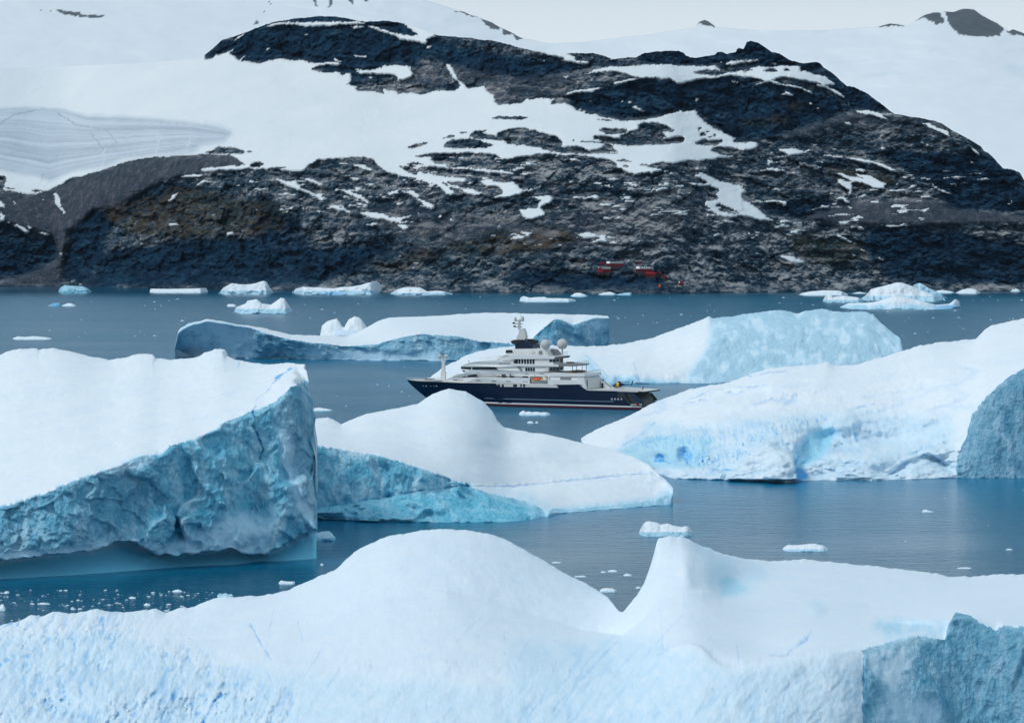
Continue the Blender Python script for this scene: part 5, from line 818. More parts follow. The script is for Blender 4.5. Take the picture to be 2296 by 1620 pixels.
for lab, z, a, b in [
    ('ice chip with a dark rim below the right end of the big white berg', RZ, (1836, 1048, 1845, 1038, 1858, 1037, 1870, 1042, 1892, 1047), 1050),
    ('largest of the small white chips in the gap left of the fin', LR, (394, 348, 405, 341, 425, 338, 450, 340, 469, 348), 359),
    ('thin chip left of the larger chips in the gap between dome and fin', LR, (277, 287, 300, 284, 320, 283, 334, 287), 291),
    ('flat chip high in the gap between dome and fin', LR, (428, 263, 445, 257, 460, 258, 473, 263), 268),
    ('tiny chip left of the flat chip high in the gap', LR, (397, 267, 408, 263, 423, 267), 271),
    ('chip on the right side of the gap between dome and fin', LR, (499, 281, 512, 274, 525, 276, 538, 281), 286),
    ('thin dark edged chip nearest the dome slope', LR, (174, 225, 195, 221, 222, 224), 228),
    ('chip half hidden by the dome slope beside the largest chip', LR, (354, 348, 366, 340, 376, 343, 383, 349), 355),
    ('chip near the left edge of the pointed fin', LR, (554, 336, 566, 332, 579, 336), 341),
    ('long thin chip on open water near the right edge', LR, (1992, 250, 2010, 247, 2040, 246, 2062, 249), 253),
    ('tiny chip at the far right of the near water', LR, (2212, 166, 2228, 162, 2246, 166), 169),
    ('flat white chip below the tall slab, near the dome', LL, (1249, 316, 1260, 305, 1280, 309, 1300, 310, 1322, 310, 1323, 318), 323),
    ('white chip below the middle of the tall slab', LL, (769, 354, 785, 348, 800, 345, 819, 353), 358),
    ('thin white chip among the brash at left', LL, (164, 410, 190, 404, 228, 409), 413),
    ('small white chip in the middle of the brash', LL, (577, 382, 592, 377, 611, 382), 387),
    ('white chip at the left edge below the tall slab', LL, (17, 360, 28, 352, 43, 359), 363),
    ('white lump of ice at the very left edge above the near berg', LL, (-6, 430, 5, 411, 15, 412, 26, 432), 441),
    ('round chip at the lower right of the brash', LL, (644, 414, 658, 406, 676, 414), 419),
    ('tiny chip at the right corner of the tall slab', LL, (1436, 233, 1443, 228, 1451, 233), 238)]:
    pts = z([(a[i], a[i + 1]) for i in range(0, len(a), 2)]); bb = z([(0, b)])[0][1]
    small(lab, pts, bb, group=G3, name='ice_chip', cat='ice chip', back=1.6, step=.8, j=.25, ice=.2)

# --- brash and specks too many to count
def brash(name, label, poly, n, smin, smax, seed):
    r = np.random.default_rng(seed); p = np.array(poly); vs, fs = [], []
    x0, y0 = p.min(0); x1, y1 = p.max(0); k = 0
    while k < n:
        qx = r.uniform(x0, x1); qy = r.uniform(y0, y1)
        if not in_poly(np.array([qx]), np.array([qy]), poly)[0]: continue
        if fbm((np.array([qx]), np.array([qy * 4]), np.array([0.])), 90, 2, seed=seed)[0] < r.uniform(-.35, .25): continue
        k += 1
        D = float(ground(qy)); X, Y, _ = world(qx, qy, D); s = smin * (smax / smin) ** (r.uniform() ** 2.2) * .5; m = 7; o = len(vs)
        a0 = r.uniform(0, 6.28)
        for ring, (rr, zz) in enumerate(((1.0, -.15), (.92, .16), (.45, .34))):
            for i in range(m):
                a = a0 + i * 6.283 / m; q = s * rr * r.uniform(.65, 1.25)
                vs.append((float(X) + q * 1.25 * math.cos(a), float(Y) + q * math.sin(a), s * zz * r.uniform(.6, 1.4) if ring else -.2))
        for g in range(2):
            for i in range(m): fs.append([o + g * m + i, o + g * m + (i + 1) % m, o + g * m + m + (i + 1) % m, o + g * m + m + i])
        fs.append([o + 2 * m + i for i in range(m)])
    c = np.mean(vs, 0); o = mesh_obj(name, vs, fs, M_ICE_S, origin=(c[0], c[1], 0), attrs=dict(ice=np.full(len(vs), .15), blue=np.zeros(len(vs)), grey=np.zeros(len(vs)), wet_shade_tint=np.zeros(len(vs))))
    tag(o, label, 'brash ice', kind='stuff')
brash('brash_ice', 'scatter of small brash ice on dark water below the tall slab iceberg', [(-40,1318),(120,1322),(440,1322),(540,1336),(420,1368),(300,1374),(0,1402),(-40,1400)], 380, .10, 1.0, 3)
brash('brash_ice', 'loose white specks of ice strewn over the far water below the hillside', [(-50,668),(600,664),(1150,664),(2340,662),(2340,705),(2020,770),(1960,710),(1800,690),(1600,710),(1460,760),(1370,770),(1370,700),(900,690),(380,760),(-50,760)], 210, .5, 3.4, 5)
brash('brash_ice', 'few specks of ice on the water around the yacht and between the middle bergs', [(700,815),(930,815),(930,900),(740,930),(700,930)], 10, .3, 1.6, 8)
brash('brash_ice', 'sparse ice crumbs on the calm water at lower right', [(1230,1240),(1380,1190),(2330,1090),(2330,1260),(1700,1245),(1480,1195),(1420,1330),(1390,1355)], 26, .1, .5, 9)

# ------------------------------------------------------------------ the sea: one sheet to the horizon
def build_sea():
    ys = np.concatenate([[-3000, -800, -100, 150], np.geomspace(220, 5200, 330), np.geomspace(5600, 92000, 16)])
    xs = np.concatenate([-np.geomspace(48000, 420, 18), np.linspace(-400, 400, 200), np.geomspace(420, 48000, 18)])
    X, Y = np.meshgrid(xs, ys); P = np.stack([X.ravel(), Y.ravel()], 1); teal = np.zeros(len(P))
    W_ = np.array(WLINES)
    near = np.nonzero((P[:, 1] > 380) & (P[:, 1] < 2300) & (np.abs(P[:, 0]) < 420))[0]
    for s in range(0, len(near), 4000):
        i = near[s:s + 4000]; d = np.hypot(P[i, 0][:, None] - W_[:, 0][None], (P[i, 1][:, None] - W_[:, 1][None]))
        teal[i] = np.exp(-d / W_[:, 2][None]).max(1)
    teal = np.clip(teal * (1 + .35 * fbm((P[:, 0], P[:, 1], 0 * P[:, 0]), 22, 3)), 0, 1)
    wind = np.interp(P[:, 1], [400, 640, 760, 950, 1250, 3700, 4150], [.38, .46, .62, .75, 1.0, 1.0, .4])
    V = np.stack([P[:, 0], P[:, 1], 0 * P[:, 0]], 1)
    o = mesh_obj('sea', V, grid_faces(len(ys), len(xs)).tolist(), M_SEA, smooth=True, attrs=dict(teal=teal, wind=wind))
    tag(o, kind='structure', label='cold dark blue sea between the icebergs and the shore', cat='sea')
build_sea()
# ------------------------------------------------------------------ the yacht
Z5 = lambda p: [(1230 + x * .12857, 787.2 + y * .12857) for x, y in p]
Z6 = lambda p: [(902.05 + x * .14286, 787.2 + y * .14286) for x, y in p]
Z2 = lambda p: [(1098.8 + x * .1, 688.8 + y * .1) for x, y in p]
YAW = R(25); SX_ = np.array([math.cos(YAW), -math.sin(YAW), 0]); SM = np.array([math.sin(YAW), math.cos(YAW), 0])
_d = 1289.0; _x, _y, _ = world(1437.8, 919.8, _d); SHIP_O = np.array([float(_x), float(_y), 0.0]) + SM * 9.5
def side(p, b):
    """picture position -> (along, up) on the vertical plane b metres toward the viewer from the ship's axis"""
    rx, rz = ray(p[0], p[1]); d = np.array([float(rx), 1.0, float(rz)])
    o = np.array([0, 0, CAMH]) - (SHIP_O - SM * b)
    t = -np.dot(o, SM) / np.dot(d, SM); q = o + d * t
    return float(np.dot(q, SX_)), float(q[2])
XB = side(Z1([(145, 625)])[0], 0)[0]; XE = side(Z5([(1640, 960)])[0], 9.5)[0]; LEN = XE - XB
def beam(lx, B=10.2, full=.40, p=1.9):
    u = min(1, max(0, (lx - XB) / (LEN * full))); return B * (1 - (1 - u) ** p)
def trace(pts, B, taper=0.0):
    out = []
    for p in pts:
        b = B
        for _ in range(4):
            lx, lz = side(p, b); b = min(B, max(.3, beam(lx) - taper)) if taper else B
        out.append((lx, lz, b))
    return out
ship = empty('motor_yacht', SHIP_O, -YAW)
tag(ship, 'long dark blue and white motor yacht lying between the icebergs', 'yacht')
def prism(name, pts, B, mat, parent=None, taper=0.0, bev=0.0, inner=None, near_only=False, yr=None):
    """side outline spread across the beam; near_only = a thin plate proud of the near side, mirrored on the far side"""
    q = trace(pts, -yr[0] if yr else B, taper); vs, fs = [], []; n = len(q)
    def add(y0, y1):
        o = len(vs)
        vs.extend((x, y0(b), z) for x, z, b in q); vs.extend((x, y1(b), z) for x, z, b in q)
        fs.append([o + i for i in range(n)]); fs.append([o + n + i for i in range(n - 1, -1, -1)])
        for i in range(n): fs.append([o + i, o + n + i, o + n + (i + 1) % n, o + (i + 1) % n])
    if yr: add(lambda b: yr[0], lambda b: yr[1])
    elif near_only:
        t = near_only; add(lambda b: -b - t, lambda b: -b + .15)
    elif inner is not None:
        add(lambda b: -b, lambda b: -max(.1, b - inner))
    else: add(lambda b: -b, lambda b: b)
    o = mesh_obj(name, vs, fs, mat, parent or ship)
    return o
def aft(name, zx, B, y0, y1, z0, z1, mat, parent=None, t=.08):
    """panel on the aft face of a deck house that ends at zx; y across the beam, z from rows z0..z1 of the near edge"""
    lx, za = side(Z1([(zx, z0)])[0], B); _, zb = side(Z1([(zx, z1)])[0], B); v = [(x, y, z) for x in (lx - .1, lx + t) for y in (y0, y1) for z in (zb, za)]
    return mesh_obj(name, v, [[4, 5, 7, 6], [0, 2, 3, 1], [0, 1, 5, 4], [2, 6, 7, 3], [1, 3, 7, 5], [0, 4, 6, 2]], mat, parent or ship)
def tubes(name, segs, mat, parent=None, m=6):
    vs, fs = [], []
    for a, b, r0, r1 in segs:
        a = Vector(a); b = Vector(b); d = (b - a).normalized(); u = d.orthogonal().normalized(); w = d.cross(u); o = len(vs)
        for c, r in ((a, r0), (b, r1)):
            for i in range(m):
                t = 2 * math.pi * i / m; vs.append(tuple(c + (u * math.cos(t) + w * math.sin(t)) * r))
        for i in range(m): fs.append([o + i, o + (i + 1) % m, o + m + (i + 1) % m, o + m + i])
        fs.append([o + i for i in range(m)][::-1]); fs.append([o + m + i for i in range(m)])
    return mesh_obj(name, vs, fs, mat, parent or ship)
def ball(name, c, r, mat, parent=None, cut=-1.0, sx=1, sy=1, sz=1, n=20, m=12):
    vs, fs = [], []
    for j in range(m + 1):
        f = max(-1.0, math.cos(math.pi * j / m)); f = max(f, cut); rr = math.sqrt(max(0, 1 - f * f)) if f > cut or j < m else 0.0
        for i in range(n):
            t = 2 * math.pi * i / n; vs.append((c[0] + r * rr * math.cos(t) * sx, c[1] + r * rr * math.sin(t) * sy, c[2] + r * f * sz))
    fs = grid_faces(m + 1, n).tolist()
    for j in range(m): fs.append([j * n + n - 1, j * n, (j + 1) * n, (j + 1) * n + n - 1])
    return mesh_obj(name, vs, fs, mat, parent or ship, smooth=True)
def rail(pts, B, h=1.05, mat='grey', parent=None, taper=0.0, gap=1.6, end=False, r=.06):
    q = trace(pts, B, taper); segs = []
    for s in (-1,):
        P = [Vector((x, s * b, z)) for x, z, b in q]
        for a, c in zip(P[:-1], P[1:]):
            up = Vector((0, 0, h)); segs.append((a + up, c + up, r, r)); segs.append((a + up * .5, c + up * .5, r * .7, r * .7))
            n = max(1, int((c - a).length / gap))
            for i in range(n + 1): p = a.lerp(c, i / n); segs.append((p, p + up, r, r))
    if end:
        a = Vector((q[-1][0], -q[-1][2], q[-1][1])); c = Vector((q[-1][0], q[-1][2], q[-1][1])); up = Vector((0, 0, h)); segs.append((a + up, c + up, r, r))
        for i in range(9): p = a.lerp(c, i / 8); segs.append((p, p + up, r, r))
    return tubes('railing', segs, M[mat], parent, 4)

# hull
zd = [(*side(p, beam(side(p, 8)[0])), ) for p in Z1([(145,625),(220,634),(300,639),(400,643),(600,650),(850,657),(1100,662),(1340,660),(1490,661)])]
zd_aft = side(Z1([(1700, 713)])[0], 10)[1]; x_st0 = side(Z1([(1490, 661)])[0], 10)[0]; x_st1 = side(Z1([(1562, 709)])[0], 10)[0]
def deckz(lx):
    if lx > x_st1: return zd_aft
    if lx > x_st0: return zd[-1][1] + (zd_aft - zd[-1][1]) * (lx - x_st0) / (x_st1 - x_st0)
    return float(np.interp(lx, [z[0] for z in zd], [z[1] for z in zd]))
z_bow = zd[0][1]
stem = [side(p, 0) for p in Z1([(145,625),(175,655),(210,688),(265,732),(320,778),(380,828),(430,866)])]
def hull():
    ns, nv = 120, 16; ss = np.concatenate([np.linspace(0, .3, 60) ** 1.0, np.linspace(.31, 1, 60)]); V = []
    xe_top = side(Z5([(1190, 702)])[0], 9.6)[0]
    for sgn in (-1, 1):
        for s in ss:
            for k in range(nv + 1):
                v = k / nv
                zt = z_bow if s == 0 else None
                xs_ = float(np.interp(-2 + v * (z_bow + 2), [-2] + [q[1] for q in stem[::-1]], [stem[-1][0] + 4] + [q[0] for q in stem[::-1]]))
                xe_ = XE + (xe_top - XE) * max(0, (v * (zd_aft + 2) - 2) / zd_aft)
                x = xs_ + s * (xe_ - xs_); z = -2 + v * (deckz(x) + 2)
                full = .50 - .12 * v; B = 9.6 + .6 * v; u = min(1, s / full); w = B * (1 - (1 - u) ** (1.6 + .5 * v)) if s > 0 else 0
                w *= 1 - .06 * max(0, s - .8) / .2
                V.append((x, sgn * max(w, .02), z))
    f = grid_faces(len(ss), nv + 1).tolist(); f += [[i + len(ss) * (nv + 1) for i in q][::-1] for q in f]
    o2 = len(ss) * (nv + 1); a = lambda i, k: i * (nv + 1) + k
    for i in range(len(ss) - 1): f.append([a(i, nv), a(i + 1, nv), o2 + a(i + 1, nv), o2 + a(i, nv)])
    e = len(ss) - 1
    for k in range(nv): f.append([a(e, k), a(e, k + 1), o2 + a(e, k + 1), o2 + a(e, k)])
    o = mesh_obj('hull', V, f, M['navy'], ship, smooth=False); me = o.data
    me.polygons.foreach_set('use_smooth', [len(p.vertices) == 4 and abs(p.normal.z) < .75 and abs(p.normal.x) < .9 for p in me.polygons])
    return o, V
HULL, HV = hull()
def hull_w(lx, z):
    best = [abs(v[1]) for v in HV if v[1] < 0 and abs(v[0] - lx) < 1.6 and abs(v[2] - z) < 1.2]
    return float(np.mean(best)) if best else 9.5
def band(name, z0, z1, xa, xb, mat, parent, t=.05):
    xs = np.linspace(xa, xb, 60); vs = []
    for x in xs:
        for z in (z0, z1): vs.append((x, -(hull_w(x, (z0 + z1) / 2) + t), z))
    f = grid_faces(60, 2).tolist()
    return mesh_obj(name, vs, f, mat, parent)
band('waterline_stripe', 1.25, 1.85, XB + 20, XE - .5, M['stripe'], HULL, .07); band('boot_stripe', .30, 1.25, XB + 22, XE - .3, M['red'], HULL, .05)
zl = side(Z1([(1200, 782)])[0], 9.8)[1]; band('hull_line', zl - .12, zl + .12, side(Z1([(690, 768)])[0], 9.5)[0], side(Z1([(1775, 795)])[0], 9.8)[0], M['line'], HULL, .05)
for x in (1100, 1155, 1210, 1265):
    lx, lz = side(Z5([(x, 835)])[0], 9.9); vs, fs = [], []
    for s in (-1,):
        o = len(vs)
        for r in (.22, .42):
            for i in range(14): t = i * 2 * math.pi / 14; vs.append((lx + r * math.cos(t), s * (hull_w(lx, lz) + .10), lz + r * math.sin(t)))
        for i in range(14): fs.append([o + i, o + (i + 1) % 14, o + 14 + (i + 1) % 14, o + 14 + i])
    mesh_obj('porthole', vs, fs, M['stripe'], HULL)
for x, w in ((330, 10), (380, 26), (455, 14), (505, 22), (548, 22)):
    lx, lz = side(Z6([(x, 545)])[0], 4.0); b = hull_w(lx, lz); lx, lz = side(Z6([(x, 545)])[0], b); b = hull_w(lx, lz) + .12; h = w * .012; vs = [(lx - h, -b - .1, lz - .16), (lx + h, -b - .03, lz - .16), (lx + h, -b - .03, lz + .16), (lx - h, -b - .1, lz + .16)]
    mesh_obj('fairlead', vs, [[0, 1, 2, 3]], M['stripe'], HULL)
prism('side_gallery', Z1([(848,658),(1110,664),(1110,684),(880,680)]), 10.25, M['cream'], HULL, near_only=.1)
for a, b in ((865, 882), (895, 912), (985, 1015), (1040, 1052), (1062, 1080)): prism('gallery_window', Z1([(a,662),(b,662),(b,680),(a,680)]), 10.36, M['glass'], HULL, near_only=.06)
prism('boat_bay_sill', Z1([(1112,652),(1262,656),(1325,668),(1340,688),(1112,684)]), 10.3, M['cream'], HULL, near_only=.1)
# stern: sloped dark transom, navy fins, flat helicopter deck
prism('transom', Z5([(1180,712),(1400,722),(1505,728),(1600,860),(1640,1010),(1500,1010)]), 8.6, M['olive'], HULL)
prism('stern_fin', Z5([(1360,722),(1490,735),(1660,905),(1640,962),(1585,940)]), 10.0, M['fin'], HULL, inner=.9)
prism('stern_opening', Z5([(1200,765),(1330,760),(1430,900),(1400,930),(1310,805),(1215,800)]), 9.6, M['dark'], HULL, near_only=.22)
prism('stern_fin', Z5([(1195,700),(1320,705),(1350,765),(1240,770)]), 9.7, M['fin'], HULL, near_only=.28)
prism('stern_fin', Z5([(1768,728),(1796,730),(1892,845),(1860,860)]), 9.0, M['dark'], HULL, yr=(8.4, 9.2))
for i, x in enumerate(range(1432, 1640, 26)):
    lx, lz = side(Z5([(x, 930 + (i % 3) * 4)])[0], 9.8); h = .30; y = hull_w(min(lx, XE - 1), 2.5) + .5
    prism('stern_letter_mark', Z5([(x, 916), (x + 5, 912), (x + 14, 920), (x + 15, 946), (x + 8, 950), (x + 6, 930), (x + 2, 940)]), 10.03, M['scarlet'] if i in (4, 5) else M['cream'], HULL, near_only=.05)
HD = prism('helicopter_deck', Z5([(640,672),(1100,660),(1560,688),(1668,700),(1666,718),(1560,714),(1200,702),(660,690)]), 9.4, M['cream'])
prism('deck_edge', Z5([(1560,698),(1675,704),(1672,724),(1560,720)]), 9.5, M['dark'], HD)
rail(Z1([(1800, 706), (1940, 711), (2005, 712)]), 9.2, .9, 'grey', HD, gap=2.5)
# decks, lowest to highest
prism('foredeck_bulwark', Z1([(146,626),(200,622),(300,626),(420,630),(560,610),(850,652),(600,652),(400,646),(250,640)]), 9.9, M['cream'], taper=.25)
MD = prism('main_deck', Z1([(425,642),(440,630),(500,606),(700,607),(1112,612),(1112,664),(850,660),(600,652)]), 10.1, M['white'], taper=.12)
prism('main_deck', Z1([(1263,624),(1480,630),(1492,640),(1515,662),(1340,664),(1263,660)]), 10.2, M['white'])
prism('main_deck_wall', Z1([(500,612),(545,582),(1112,596),(1262,600),(1330,600),(1410,600),(1470,625),(1470,634),(1262,632),(1112,630)]), 8.9, M['cream'], taper=1.2)
prism('bay_wall', Z1([(1112,598),(1262,600),(1262,668),(1112,668)]), 8.6, M['grey'])
prism('bay_post', Z1([(1106,598),(1116,598),(1116,680),(1106,680)]), 10.12, M['white'], near_only=.1); prism('bay_post', Z1([(1258,600),(1267,600),(1267,662),(1258,662)]), 10.12, M['white'], near_only=.1)
def win(a, y0, b, y1, B, taper=0.0, sk=0, nm='window'): return prism(nm, Z1([(a + (sk if sk > 0 else 0), y0), (b + (sk if sk < 0 else 0), y0), (b, y1), (a, y1)]), B, M['glass'], taper=taper, near_only=.08)
for a, b in ((540,575),(582,612),(625,660),(662,700),(895,928),(957,990),(1060,1076),(1080,1104)): win(a, 584, b, 607, 8.95, 1.2)
win(1275, 602, 1300, 620, 8.95); win(1305, 602, 1340, 622, 8.95)
for x in (868, 930): prism('life_ring', Z1([(x-6,596),(x,590),(x+6,596),(x,604)]) if x == 868 else Z1([(1400,606),(1406,600),(1412,606),(1406,612)]), 9.0, M['scarlet'], taper=1.15 if x == 868 else 0, near_only=.15)
UD = prism('upper_deck', Z1([(498,604),(545,580),(600,577),(606,560),(640,547),(860,550),(1050,558),(1200,566),(1330,574),(1540,580),(1548,602),(1330,600),(1110,598),(540,582)]), 9.8, M['white'], taper=.4)
for k, x in enumerate((690, 800, 940, 1070, 1190)): prism('drain_slot', Z1([(x, 566 + k * 2), (x + 34, 567 + k * 2), (x + 34, 569 + k * 2), (x, 568 + k * 2)]), 9.82, M['grey'], UD, taper=.38, near_only=.05)
for k, x in enumerate((510, 690, 810, 930, 1060)): prism('drain_slot', Z1([(x, 622 + k * 4), (x + 36, 623 + k * 4), (x + 36, 626 + k * 4), (x, 625 + k * 4)]), 10.12, M['grey'], MD, taper=.1, near_only=.05)
prism('bridge_deck_wall', Z1([(578,548),(585,520),(860,520),(1060,520),(1264,524),(1264,562),(1050,560),(640,552)]), 8.6, M['white'], taper=1.4)
prism('bridge_window', Z1([(574,524),(652,526),(652,545),(590,544),(577,540)]), 8.75, M['glass'], taper=1.25, near_only=.1)
prism('bridge_window', Z1([(664,526),(845,528),(862,545),(664,545)]), 8.75, M['glass'], taper=1.25, near_only=.1)
prism('bridge_wing', Z1([(574,540),(640,546),(632,560),(600,566),(582,556)]), 9.5, M['white'], taper=.7); prism('wing_window', Z1([(590,552),(606,554),(606,566),(592,564)]), 9.55, M['glass'], taper=.65, near_only=.1)
prism('slanted_strut', Z1([(1012,520),(1040,522),(1062,560),(1044,560)]), 8.8, M['grey'], near_only=.1)
for a in (1080, 1100, 1120, 1140): win(a, 531, a + 15, 557, 8.62)
prism('pillar', Z1([(1235,524),(1262,524),(1262,562),(1235,562)]), 8.9, M['cream'], near_only=.1)
for k in range(4): aft('window', 1264, 8.6, -7.6 + k * 3.9, -4.4 + k * 3.9, 532, 558, M['glass'])
BD = prism('bridge_roof_deck', Z1([(570,524),(600,506),(640,492),(700,482),(880,474),(1000,500),(1300,506),(1340,508),(1340,524),(1300,522),(1000,519),(860,524)]), 9.3, M['white'], taper=.8)
for k, (x, y) in enumerate(((870, 492), (905, 492), (935, 493))): prism('vent_grille', Z1([(x, y), (x + 28, y), (x + 28, y + 6), (x, y + 6)]), 9.32, M['grey'], BD, taper=.78, near_only=.05)
prism('sun_deck_wall', Z1([(876,480),(985,462),(1155,462),(1266,462),(1266,506),(1000,504)]), 8.1, M['white'])
prism('window', Z1([(985,487),(1003,465),(1022,465),(1022,502),(1000,502)]), 8.15, M['glass'], near_only=.1)
for a in (1027, 1049, 1071, 1093, 1115, 1137): win(a, 465, a + 15, 503, 8.15)
for k in range(3): aft('window', 1266, 8.1, -7.6 + k * 3.8, -4.4 + k * 3.8, 466, 492, M['glass'])
aft('smoked_panel', 1266, 8.1, 4.2, 7.8, 466, 500, M['deck'])
prism('side_bulwark', Z1([(1158,486),(1300,488),(1300,508),(1158,506)]), 9.0, M['white'], inner=.3)
prism('sun_deck_roof', Z1([(868,478),(885,455),(930,440),(1000,430),(1185,431),(1250,440),(1300,446),(1312,452),(1300,464),(1250,462),(985,464),(960,474)]), 8.8, M['white'])
prism('roof_lip', Z1([(1240,442),(1318,447),(1308,462),(1270,462)]), 8.5, M['grey'])
prism('visor', Z1([(835,446),(918,430),(930,434),(905,444),(866,470),(858,466),(880,446)]), 6.5, M['cream'])
prism('top_house', Z1([(925,434),(927,393),(975,385),(1195,381),(1215,382),(1240,408),(1262,436),(1200,438)]), 6.6, M['white'])
prism('window', Z1([(928,393),(972,392),(982,404),(978,414),(928,416)]), 6.7, M['glass'], near_only=.1)
prism('door', Z1([(1186,398),(1214,398),(1214,428),(1186,428)]), 6.65, M['grey'], near_only=.08); prism('door', Z1([(1128,398),(1152,398),(1152,424),(1128,424)]), 6.65, M['cream'], near_only=.08)
for a in (1275, 1305): prism('sloped_louvre', Z1([(a, 386), (a + 14, 386), (a + 48, 428), (a + 34, 428)]), 6.0, M['grey'], yr=(3.2 if a > 1300 else -.6, 5.4 if a > 1300 else 1.8))
rail(Z1([(945, 432), (1240, 436), (1305, 438)]), 7.8, 1.3, 'grey', gap=1.3, end=True); rail(Z1([(725, 474), (800, 470), (860, 472)]), 7.0, 1.4, 'cream', taper=2.0, gap=1.0)
# aft decks
A4 = prism('aft_terrace', Z1([(1330,500),(1400,504),(1462,508),(1470,514),(1450,522),(1330,518)]), 8.6, M['grey']); rail(Z1([(1345, 501), (1462, 508)]), 8.3, 1.2, 'dark', A4, gap=1.6, end=True)
prism('deck_locker', Z1([(1402,486),(1440,486),(1444,500),(1400,500)]), 2.0, M['deck'], A4, yr=(-2.0, 1.0))
A3 = prism('aft_upper_terrace', Z1([(1262,568),(1400,574),(1530,578),(1548,582),(1546,602),(1400,600),(1262,596)]), 9.4, M['white']); rail(Z1([(1330, 573), (1450, 577), (1542, 580)]), 9.2, 1.2, 'dark', A3, gap=1.2, end=True)
prism('teak_bulwark', Z1([(1392,558),(1450,562),(1450,578),(1392,574)]), 7.6, M['deck'], A3)
for b in (8.0, 3.2, -3.2, -8.0):
    lx, lz = side(Z1([(1450, 518)])[0], 8.0); tubes('terrace_post', [((lx, -b, lz), (lx, -b, lz - 3.3), .14, .14)], M['dark'], A3)
prism('aft_block', Z1([(1262,602),(1450,606),(1534,606),(1540,612),(1560,706),(1518,662),(1488,634),(1262,634)]), 9.6, M['white'])
prism('aft_bulkhead', Z1([(1500,606),(1538,606),(1562,706),(1500,706)]), 9.4, M['white']); aft('garage_door', 1566, 9.4, -8.2, 8.2, 622, 700, M['cream'])
prism('aft_opening', Z1([(1358,606),(1440,608),(1440,630),(1352,628)]), 9.65, M['grey'], near_only=.06)
prism('aft_stair', Z1([(1672,636),(1698,648),(1758,694),(1750,706),(1672,706)]), 7.5, M['white'], yr=(5.5, 9.2)); prism('door', Z1([(1677,652),(1692,652),(1692,694),(1677,694)]), 7.55, M['dark'], yr=(5.35, 5.6))
prism('stair_rail', Z1([(1696,640),(1702,640),(1764,690),(1758,694)]), 7.5, M['grey'], yr=(5.4, 6.0))
lx, lz = side(Z1([(1693, 628)])[0], -6.0); ball('searchlight', (lx, 6.0, lz), .45, M['dark'], n=10, m=6)
# funnel, masts, domes
FN = prism('funnel_base', Z1([(1000,384),(1000,350),(976,342),(964,326),(1000,312),(1060,312),(1105,328),(1132,350),(1142,384)]), 4.2, M['navy'])
prism('funnel_rim', Z1([(962,326),(985,314),(1015,316),(1050,330),(1010,340),(976,338)]), 4.5, M['dark'], FN)
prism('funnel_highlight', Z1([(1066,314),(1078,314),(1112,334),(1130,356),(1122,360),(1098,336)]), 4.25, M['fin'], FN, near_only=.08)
for k, x in enumerate((1092, 1112, 1126, 1140, 1153, 1166)):
    lx, lz = side(Z1([(x, 316 + max(0, k - 2) * 4)])[0], 0.0); [tubes('exhaust_pipe', [((lx - .3, s_ * 1.6, lz - .8), (lx + .3, s_ * 1.6, lz + .55), .42, .42)], M['dark'], FN) for s_ in (-1, 1)]
MS = prism('radar_mast', Z1([(1008,316),(1014,286),(1028,264),(1030,228),(1062,224),(1076,254),(1083,290),(1080,318)]), 1.2, M['cream'])
lx, l0 = side(Z1([(1033, 232)])[0], 0); _, l1 = side(Z1([(1033, 152)])[0], 0); tubes('mast_pole', [((lx, 0, l0), (lx, 0, l1), .75, .6)], M['cream'], MS, 10)
for y, xa, xb in ((165, 994, 1066), (186, 984, 1058), (211, 992, 1056)):
    xa_, za = side(Z1([(xa, y)])[0], 0); xb_, _ = side(Z1([(xb, y)])[0], 0); tubes('crosstree', [((xa_, 0, za), (xb_, 0, za), .17, .17), ((xa_ * .5 + xb_ * .5, -2.2, za), (xa_ * .5 + xb_ * .5, 2.2, za), .15, .15)], M['grey'], MS)
for x, y, w, h in ((1003, 150, 11, 17), (1058, 146, 13, 20)):
    lx, lz = side(Z1([(x, y + h)])[0], 0); k = .0605; tubes('radome', [((lx, 0, lz), (lx, 0, lz + h * 1.2 * k), w * k, w * k), ((lx, 0, lz + h * 1.2 * k), (lx, 0, lz + h * 1.9 * k), w * k, w * .5 * k)], M['dome'], MS, 12)
for x, y in ((990, 180), (996, 206)): lx, lz = side(Z1([(x, y)])[0], 0); tubes('radar_scanner', [((lx, -.9, lz), (lx, .9, lz), .35, .35)], M['dark'], MS)
lx, l0 = side(Z1([(1046, 165)])[0], 0); _, l1 = side(Z1([(1046, 112)])[0], 0); tubes('antenna', [((lx, 0, l0), (lx, 0, l1), .12, .05)], M['grey'], MS)
for x, y, r, y1, b in ((1238, 350, 40, 440, 4.2), (1370, 346, 42, 432, -4.2)):
    lx, lz = side(Z1([(x, y)])[0], b); rr = r * .0592
    D_ = ball('radar_dome', (lx, -b, lz), rr, M['dome'], cut=-.88); _, lb = side(Z1([(x, y1)])[0], b)
    tubes('dome_pedestal', [((lx, -b, lb), (lx, -b, lz - rr * .85), .45, .40 if x > 1300 else 1.2)], M['cream'], D_, 10)
FM = prism('fore_mast', Z1([(413,628),(416,570),(421,565),(424,500),(420,476),(446,476),(443,500),(446,565),(452,570),(450,628)]), .6, M['cream'])
for x, y in ((410, 442), (460, 442)): lx, lz = side(Z1([(x, y)])[0], 0); ball('mast_dome', (lx, 0, lz), 1.02, M['dome'], FM, n=14, m=10)
xa, za = side(Z1([(398, 464)])[0], 0); xb, _ = side(Z1([(466, 464)])[0], 0); tubes('mast_platform', [((xa, 0, za), (xb, 0, za), .22, .22), ((xa, 0, za), (xa, 0, za - .9), .12, .12)], M['cream'], FM)
lx, l0 = side(Z1([(436, 476)])[0], 0); _, l1 = side(Z1([(436, 414)])[0], 0); tubes('antenna', [((lx, 0, l0), (lx, 0, l1), .18, .06)], M['grey'], FM)
